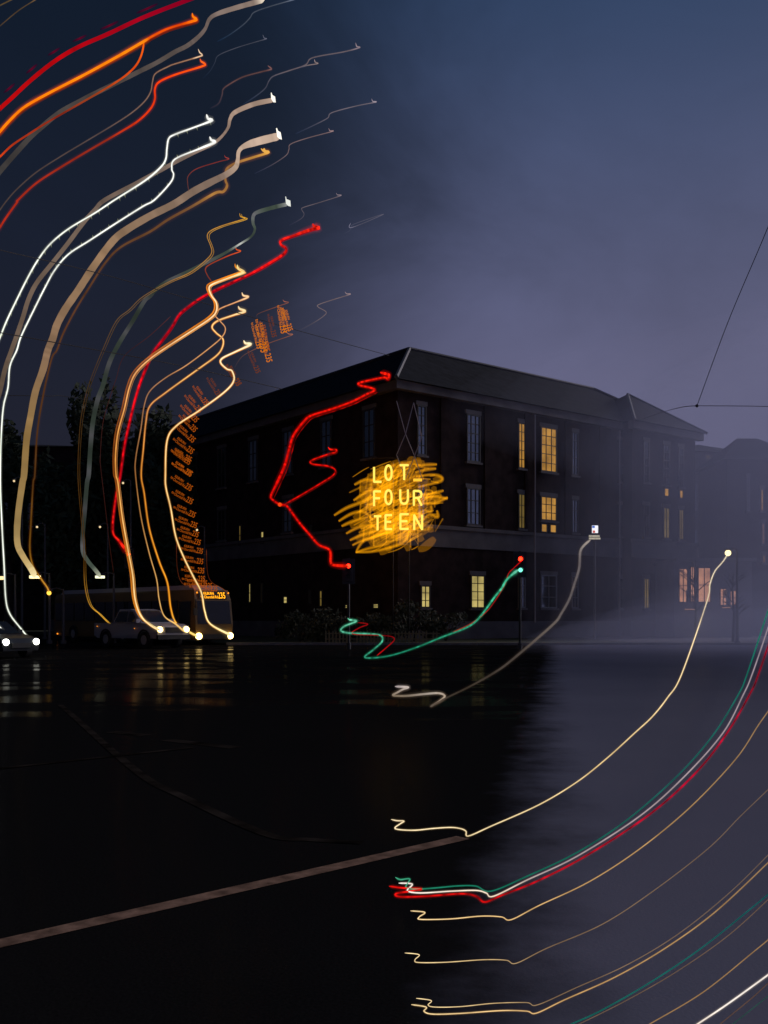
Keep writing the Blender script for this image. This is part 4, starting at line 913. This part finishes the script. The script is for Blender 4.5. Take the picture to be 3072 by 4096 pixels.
# ---- red trails in front of the building
rdp = seg('c4', [(720, 262), (742, 268), (768, 275), (762, 298), (745, 290), (700, 297), (610, 318), (604, 332), (660, 345), (690, 360), (640, 385), (560, 425), (450, 465), (340, 500), (300, 530), (240, 610), (215, 690), (190, 780), (150, 870), (115, 945), (130, 970), (165, 992), (200, 998), (230, 1035), (270, 1090), (330, 1160), (380, 1215), (440, 1245), (446, 1310), (462, 1327), (540, 1333)])
t = trail('large angular red light trail left of the yellow letters', rdp, far(49), 2.2, [(0, (255, 30, 12)), (.6, (235, 14, 8)), (.75, (225, 14, 8)), (1, (250, 34, 12))], bead=1.15, smooth=10, wst=[(0, 3.6), (.06, 2.0), (.5, 2.6), (.62, 3.2), (.64, 2.2), (.95, 3.0), (1, 4.6)], extra=[((.8, .8), 3.2, (88, 6, 4), .3)])
trail_mb([(x + 3.2, y + 2.0) for x, y in rdp[9:20]], far(49.3), 1.3, [(0, (150, 8, 4)), (1, (150, 8, 4))], bead=.5, smooth=10).build('side_glow', M['trail'], t, smooth=True)
b = MB(); b.c = []; b.ball(P(*seg('c4', [(165, 993)])[0], 48.8), .1, 10, 6); b.c = [lin((255, 70, 20))] * len(b.v); b.build('bright_bead', M['trail'], t)
trail('small zigzag red light trail inside the large angular one', seg('c4', [(432, 675), (445, 688), (478, 690), (470, 705), (440, 712), (342, 748), (345, 768), (430, 780), (470, 800), (460, 830), (400, 870), (300, 930), (195, 990)]), far(49.1), 1.7, [(0, (240, 26, 10)), (.5, (215, 16, 8)), (1, (185, 10, 6))], bead=1.0, smooth=10, extra=[((1.0, 1.2), 1.6, (80, 6, 4), .3)])
# ---- green signal trail
gnp = seg('c5', [(1620, 248), (1560, 300), (1530, 350), (1490, 400), (1440, 470), (1390, 530), (1330, 570), (1200, 620), (1050, 680), (900, 725), (775, 733), (820, 690), (868, 645), (862, 612), (800, 602), (690, 598), (642, 585), (660, 560), (727, 532), (690, 524), (680, 516)])
nd = near(48)
t = trail('green light trail curling down from the right traffic light to the fence', gnp, nd, 1.9, [(0, (150, 255, 220)), (.04, (70, 190, 150)), (.3, (48, 150, 118)), (.55, (30, 128, 100)), (1, (110, 200, 165))], bead=.85, smooth=10, wst=[(0, 4.5), (.03, 2.6), (.3, 2.2), (.5, 1.7), (1, 2.2)])
for pts in ([(1650, 190), (1600, 235), (1567, 270), (1548, 330), (1490, 425), (1440, 485), (1360, 545), (1260, 592)], [(840, 722), (890, 680), (935, 637), (920, 617), (850, 610), (705, 602), (740, 570), (790, 548), (735, 540)]):
    trail_mb(seg('c5', pts), (lambda a, c: nd(a, c) + .2), 1.5, [(0, (215, 14, 16)), (.3, (120, 6, 12)), (1, (150, 10, 14))]).build('side_glow', M['trail'], t, smooth=True)
# ---- lit sign trail
trail('dull grey brown light trail falling from the lit sign to a hook on the road', seg('c6', [(560, 1175), (520, 1210), (497, 1250), (490, 1350), (460, 1450), (430, 1540), (380, 1630), (325, 1702)], 'c5', [(1600, 735), (1500, 810), (1350, 895), (1220, 958), (1140, 1002), (1190, 972), (1215, 945), (1180, 930), (1100, 935), (1000, 945), (930, 942), (955, 925), (985, 908), (1012, 897), (940, 893)]),
      (lambda px, py: 1 / (1 / 60 + max(0, py - HOR) / (.8 * EYE * F))), 2.4, [(0, (150, 140, 130)), (.08, (104, 96, 94)), (.3, (88, 80, 76)), (.6, (56, 48, 40)), (.7, (75, 66, 58)), (.74, (180, 160, 140)), (.8, (150, 140, 130)), (.9, (110, 96, 80)), (.96, (190, 176, 168)), (1, (150, 140, 140))], smooth=8, wst=[(0, 3), (.3, 3.2), (.65, 2.2), (.75, 2.6), (1, 2.8)])
# ---- lower right arcs, hanging just over the road
def low(label, px, w, stops, D=40, **k): trail(label, px, near(D), w, stops, smooth=8, **k)
WA = [(0, (255, 232, 190)), (.12, (255, 232, 185)), (.3, (240, 215, 165)), (.5, (225, 196, 140)), (.8, (255, 228, 175)), (1, (255, 240, 205))]
low('long cream light trail from the right street lamp to a zigzag on the dark road', seg('c7', [(163, 573), (185, 578), (214, 580), (200, 590), (178, 607), (200, 614), (260, 616), (330, 609), (400, 605), (440, 610), (460, 620), (470, 639), (560, 600), (750, 515), (900, 425), (1020, 330), (1130, 230), (1200, 165), (1260, 90), (1315, 0)], 'c6', [(1280, 1560), (1300, 1450), (1330, 1370), (1380, 1310), (1413, 1258)]), 1.45, WA, 58)
sp = lambda a: seg('c7', a)
GN = [(0, (70, 165, 130)), (.1, (30, 120, 95)), (.3, (14, 92, 76)), (.6, (22, 86, 80)), (1, (10, 110, 92))]
low('green light arc above the white and red pair at the lower right', sp([(180, 803), (200, 812), (237, 810), (222, 842), (260, 850), (340, 845), (430, 837), (500, 838), (560, 858), (700, 800), (900, 705), (1100, 575), (1300, 400), (1440, 240), (1540, 80), (1575, 0)]) + [(765, 620), (775, 590)], 1.7, GN)
low('white light arc between the green and the red one at the lower right', sp([(193, 826), (247, 830), (228, 856), (280, 865), (400, 858), (500, 855), (540, 865), (570, 878), (700, 815), (900, 720), (1150, 560), (1330, 400), (1480, 230), (1560, 80), (1595, 0)]) + [(768, 628), (780, 590)], 1.6, [(0, (255, 245, 235)), (.2, (245, 225, 200)), (.3, (170, 152, 152)), (1, (142, 130, 140))])
low('red light arc below the white one at the lower right', sp([(155, 838), (207, 845), (282, 849), (250, 856), (183, 868), (200, 880), (300, 878), (440, 868), (500, 878), (535, 901), (600, 875), (750, 815), (950, 710), (1200, 545), (1380, 380), (1500, 225), (1590, 70), (1620, 0)]) + [(774, 628), (786, 590)], 2.1, [(0, (235, 22, 16)), (.25, (215, 14, 14)), (.33, (190, 12, 26)), (.6, (160, 10, 42)), (1, (150, 8, 36))], bead=.4)
WB = [(0, (255, 225, 170)), (.2, (238, 200, 140)), (.4, (190, 152, 98)), (.7, (165, 132, 84)), (1, (140, 112, 78))]
WC = [(0, (255, 228, 175)), (.2, (215, 185, 135)), (.35, (130, 106, 78)), (1, (96, 80, 68))]
low('gold light arc just below the red one, second zigzag of the plain ones', sp([(240, 936), (297, 942), (275, 960), (282, 970), (400, 968), (520, 957), (600, 960), (640, 971), (750, 915), (950, 820), (1150, 690), (1350, 525), (1530, 335), (1620, 200), (1665, 135), (1700, 70)]), 1.25, WB)
low('thin brown light arc below the gold one', sp([(217, 1103), (274, 1110), (258, 1130), (272, 1141), (380, 1140), (530, 1130), (620, 1132), (660, 1144), (780, 1085), (1000, 990), (1200, 860), (1420, 690), (1550, 560), (1665, 449), (1700, 410)]), 1.0, WC)
low('thin upper line of the lowest pair of gold light arcs', sp([(262, 1283), (322, 1292), (310, 1310), (340, 1318), (440, 1316), (570, 1303), (700, 1300), (745, 1309), (900, 1240), (1100, 1150), (1300, 1030), (1500, 870), (1665, 709), (1700, 670)]), .95, WC)
low('brighter lower line of the lowest pair of gold light arcs', sp([(243, 1308), (302, 1318), (294, 1335), (330, 1346), (440, 1343), (600, 1332), (700, 1334), (740, 1342), (850, 1290), (1050, 1200), (1250, 1085), (1450, 940), (1665, 739), (1700, 700)]), 1.35, WB)
low('teal light arc without a zigzag in the lower right corner', sp([(780, 1430), (880, 1385), (1000, 1330), (1200, 1215), (1400, 1080), (1600, 920), (1665, 866), (1700, 830)]), 1.6, [(0, (10, 86, 78)), (.5, (14, 92, 86)), (1, (8, 72, 74))])
low('faint tan light arc right beneath the teal one', sp([(820, 1425), (910, 1385), (1100, 1290), (1300, 1175), (1500, 1035), (1665, 886), (1700, 850)]), .9, (104, 84, 66))
low('gold light arc in the lower right corner above the bright white one', sp([(1120, 1425), (1190, 1385), (1400, 1260), (1600, 1100), (1665, 1046), (1700, 1010)]), 1.15, (150, 118, 76))
low('bright white light arc cutting the bottom right corner', sp([(1320, 1425), (1380, 1385), (1500, 1305), (1665, 1186), (1700, 1160)]), 1.9, [(0, (215, 200, 185)), (.5, (245, 235, 225)), (1, (225, 215, 205))])
low('dull brown light arc beneath the bright white corner arc', sp([(1440, 1410), (1500, 1360), (1600, 1278), (1665, 1218), (1700, 1190)]), 1.0, (84, 62, 48))
low('last dim teal light line in the bottom right corner', sp([(1480, 1415), (1520, 1385), (1665, 1270), (1700, 1240)]), 1.0, (30, 66, 58))
# ---- amber scribble round the letters: see-through strokes that add up where they cross
sc_ = thing('light_scribble', 'tangle of amber glowing strokes smeared around the yellow letters', 'light trail', 'glowing light trails')
def addmat(name, c, s):
    m = bpy.data.materials.new(name); m.use_nodes = True; t = m.node_tree; t.nodes.clear()
    o = t.nodes.new('ShaderNodeOutputMaterial'); e = t.nodes.new('ShaderNodeEmission'); e.inputs[0].default_value = (*c, 1); e.inputs[1].default_value = s
    tr = t.nodes.new('ShaderNodeBsdfTransparent'); ad = t.nodes.new('ShaderNodeAddShader'); t.links.new(tr.outputs[0], ad.inputs[0]); t.links.new(e.outputs[0], ad.inputs[1]); t.links.new(ad.outputs[0], o.inputs[0])
    m.cycles.emission_sampling = 'NONE'; return m
SA = [addmat('amber_stroke', lin((255, 165, 10)), s) for s in (.062, .085, .14, .14)]
# hand shake path of the whole sign in frame pixels: each letter stroke is swept along it
shake = [(-18, 17), (-6, 10), (8, 6), (20, -2), (14, 2), (-2, 4), (-10, 9), (0, 0)]
strokes = []
r = random.Random(11)
for ch, x0, x1, y0, y1 in LET:
    for st in GL[ch]:
        pts = st if len(st) < 8 else st[::3]
        for (a, c_) in pts[:4]:
            strokes.append(q6(x0 + (x1 - x0) * a, y0 + (y1 - y0) * c_))
sweeps = [((-22, 20), (-2, 10), (14, 3)), ((-16, 13), (0, 5), (10, 0)), ((-8, 3), (8, -3), (22, -7)), ((-14, 24), (2, 18), (14, 8)), ((-4, 2), (12, -1), (25, -2)), ((-26, 10), (-10, 2), (2, -4))]
bs = [MB() for _ in range(4)]
def taper(n, w): return [w * (.25 + .75 * math.sin(math.pi * (i + .5) / n) ** .6) for i in range(n)]
for (x, y) in strokes:
    for sw in sweeps:
        if r.random() < .05: continue
        f0, f1 = sorted((r.uniform(0, .5), r.uniform(.5, 1)))
        pp = cr([Vector((x + q[0] * .92 + r.uniform(-1, 1), y + q[1] + r.uniform(-1, 1), 0)) for q in sw], 6); n_ = len(pp); pp = pp[int(f0 * n_):max(int(f1 * n_), int(f0 * n_) + 3)]
        if len(pp) < 3: continue
        dd = dS + .6 + r.uniform(0, 1.6); k = r.choice((0, 0, 0, 0, 1, 1, 2))
        w = {0: r.uniform(.12, .34), 1: r.uniform(.05, .12), 2: r.uniform(.025, .05)}[k]
        bs[k].tube([P(p.x, p.y, dd) for p in pp], taper(len(pp), w), 6)
# ghost copies of single letters left along the sweep
for ch, x0, x1, y0, y1 in LET:
    for ox, oy, ro in ((-14, 12, -.28), (-7, 6, -.15), (9, -1, .12), (17, 2, .2), (-4, 16, -.35)):
        if r.random() < .15: continue
        for st in GL[ch]:
            cx, cy = q6((x0 + x1) / 2, (y0 + y1) / 2); dd = dS + .5 + r.uniform(0, .8); pp = []
            for a, c_ in st:
                x, y = q6(x0 + (x1 - x0) * a, y0 + (y1 - y0) * c_); x -= cx; y -= cy
                x += -y * .35
                pp.append(P(cx + ox + x * math.cos(ro) - y * math.sin(ro), cy + oy + x * math.sin(ro) + y * math.cos(ro), dd))
            if len(pp) > 2 or True: bs[r.choice((1, 2))].tube(pp, .05, 5)
for px in ([(330, 1300), (480, 1230), (700, 1160), (900, 1090), (1020, 1010)], [(370, 1385), (520, 1340), (720, 1290), (900, 1200), (1000, 1080)], [(370, 1385), (600, 1370), (900, 1290), (990, 1200), (1040, 1060)], [(380, 1370), (450, 1260), (560, 1210), (800, 1140)],
           [(110, 940), (260, 850), (460, 770), (560, 690)], [(165, 1010), (320, 920), (470, 900), (580, 1000)], [(200, 1070), (340, 1010), (520, 960)], [(255, 1160), (400, 1085), (560, 1060), (640, 1120)], [(300, 1240), (460, 1170), (640, 1120)], [(355, 570), (500, 510), (680, 540)], [(345, 760), (520, 650), (660, 640)],
           [(1100, 350), (1220, 330), (1350, 325)], [(1090, 420), (1230, 385), (1340, 375)], [(1100, 470), (1280, 450), (1390, 470), (1405, 520), (1280, 560), (1120, 600)], [(1190, 690), (1320, 670), (1430, 640)], [(1190, 730), (1340, 715), (1480, 740)], [(1180, 800), (1350, 780), (1480, 720)], [(1200, 880), (1280, 890), (1280, 820)], [(1180, 1000), (1260, 930), (1360, 960), (1350, 880)]):
    pp = cr([P(*q6(*p), dS + .7) for p in px], 6)
    for k, w in ((1, .13), (2, .06)): bs[k].tube(pp, [w * (.5 + .5 * math.sin(math.pi * (i + 1) / (len(pp) + 1))) for i in range(len(pp))], 6)
for b, m_ in zip(bs, SA): tag(b.build('strokes', m_, sc_), kind='stuff')

# ------------------------------------------------------------------ added volumes that lay a veil of sky light over the right half
hm = bpy.data.materials.new('sky_veil_air'); hm.use_nodes = True; t = hm.node_tree; t.nodes.clear()
o = t.nodes.new('ShaderNodeOutputMaterial'); pvn = t.nodes.new('ShaderNodeVolumePrincipled'); pvn.inputs['Color'].default_value = (.66, .71, 1, 1); pvn.inputs['Density'].default_value = .0047
pvn.inputs['Anisotropy'].default_value = .1
t.links.new(pvn.outputs[0], o.inputs['Volume'])
for x_, y_, z_, rx, ry, rz, pw in ((34, 43, 0, 28, 38, 2.4, .85), (34, 43, 0, 26.6, 37, 3.4, .85), (35, 44, 0, 25.4, 35, 4.8, .85),
                                   (34, 50, 0, 27.2, 17, 14.5, .5), (35, 50, 0, 26.6, 18, 15.5, .5), (36, 50, 0, 26, 18.5, 16.5, .5), (37, 50, 0, 25.2, 19, 17.5, .5), (38, 50, 0, 24, 19.5, 18.5, .5),
                                   (29, 51, 12.2, 26.0, 7, 4.6, 1), (30, 51, 12, 24.5, 8, 5.6, 1), (31, 51, 11.5, 22.5, 9, 6.8, 1)):
    hz = MB(); hz.ball((0, 0, 0), 1.0, 44, 26)
    q = []
    for x, y, z in hz.v:
        rr = math.hypot(x, y); k = (rr ** pw) / rr if rr > 1e-6 else 0
        q.append((x_ + rx * x * k, y_ + ry * y * k, z_ + rz * math.copysign(abs(z) ** pw, z)))
    hz.v = q
    tag(hz.build('sky_veil', hm, smooth=True), kind='stuff')
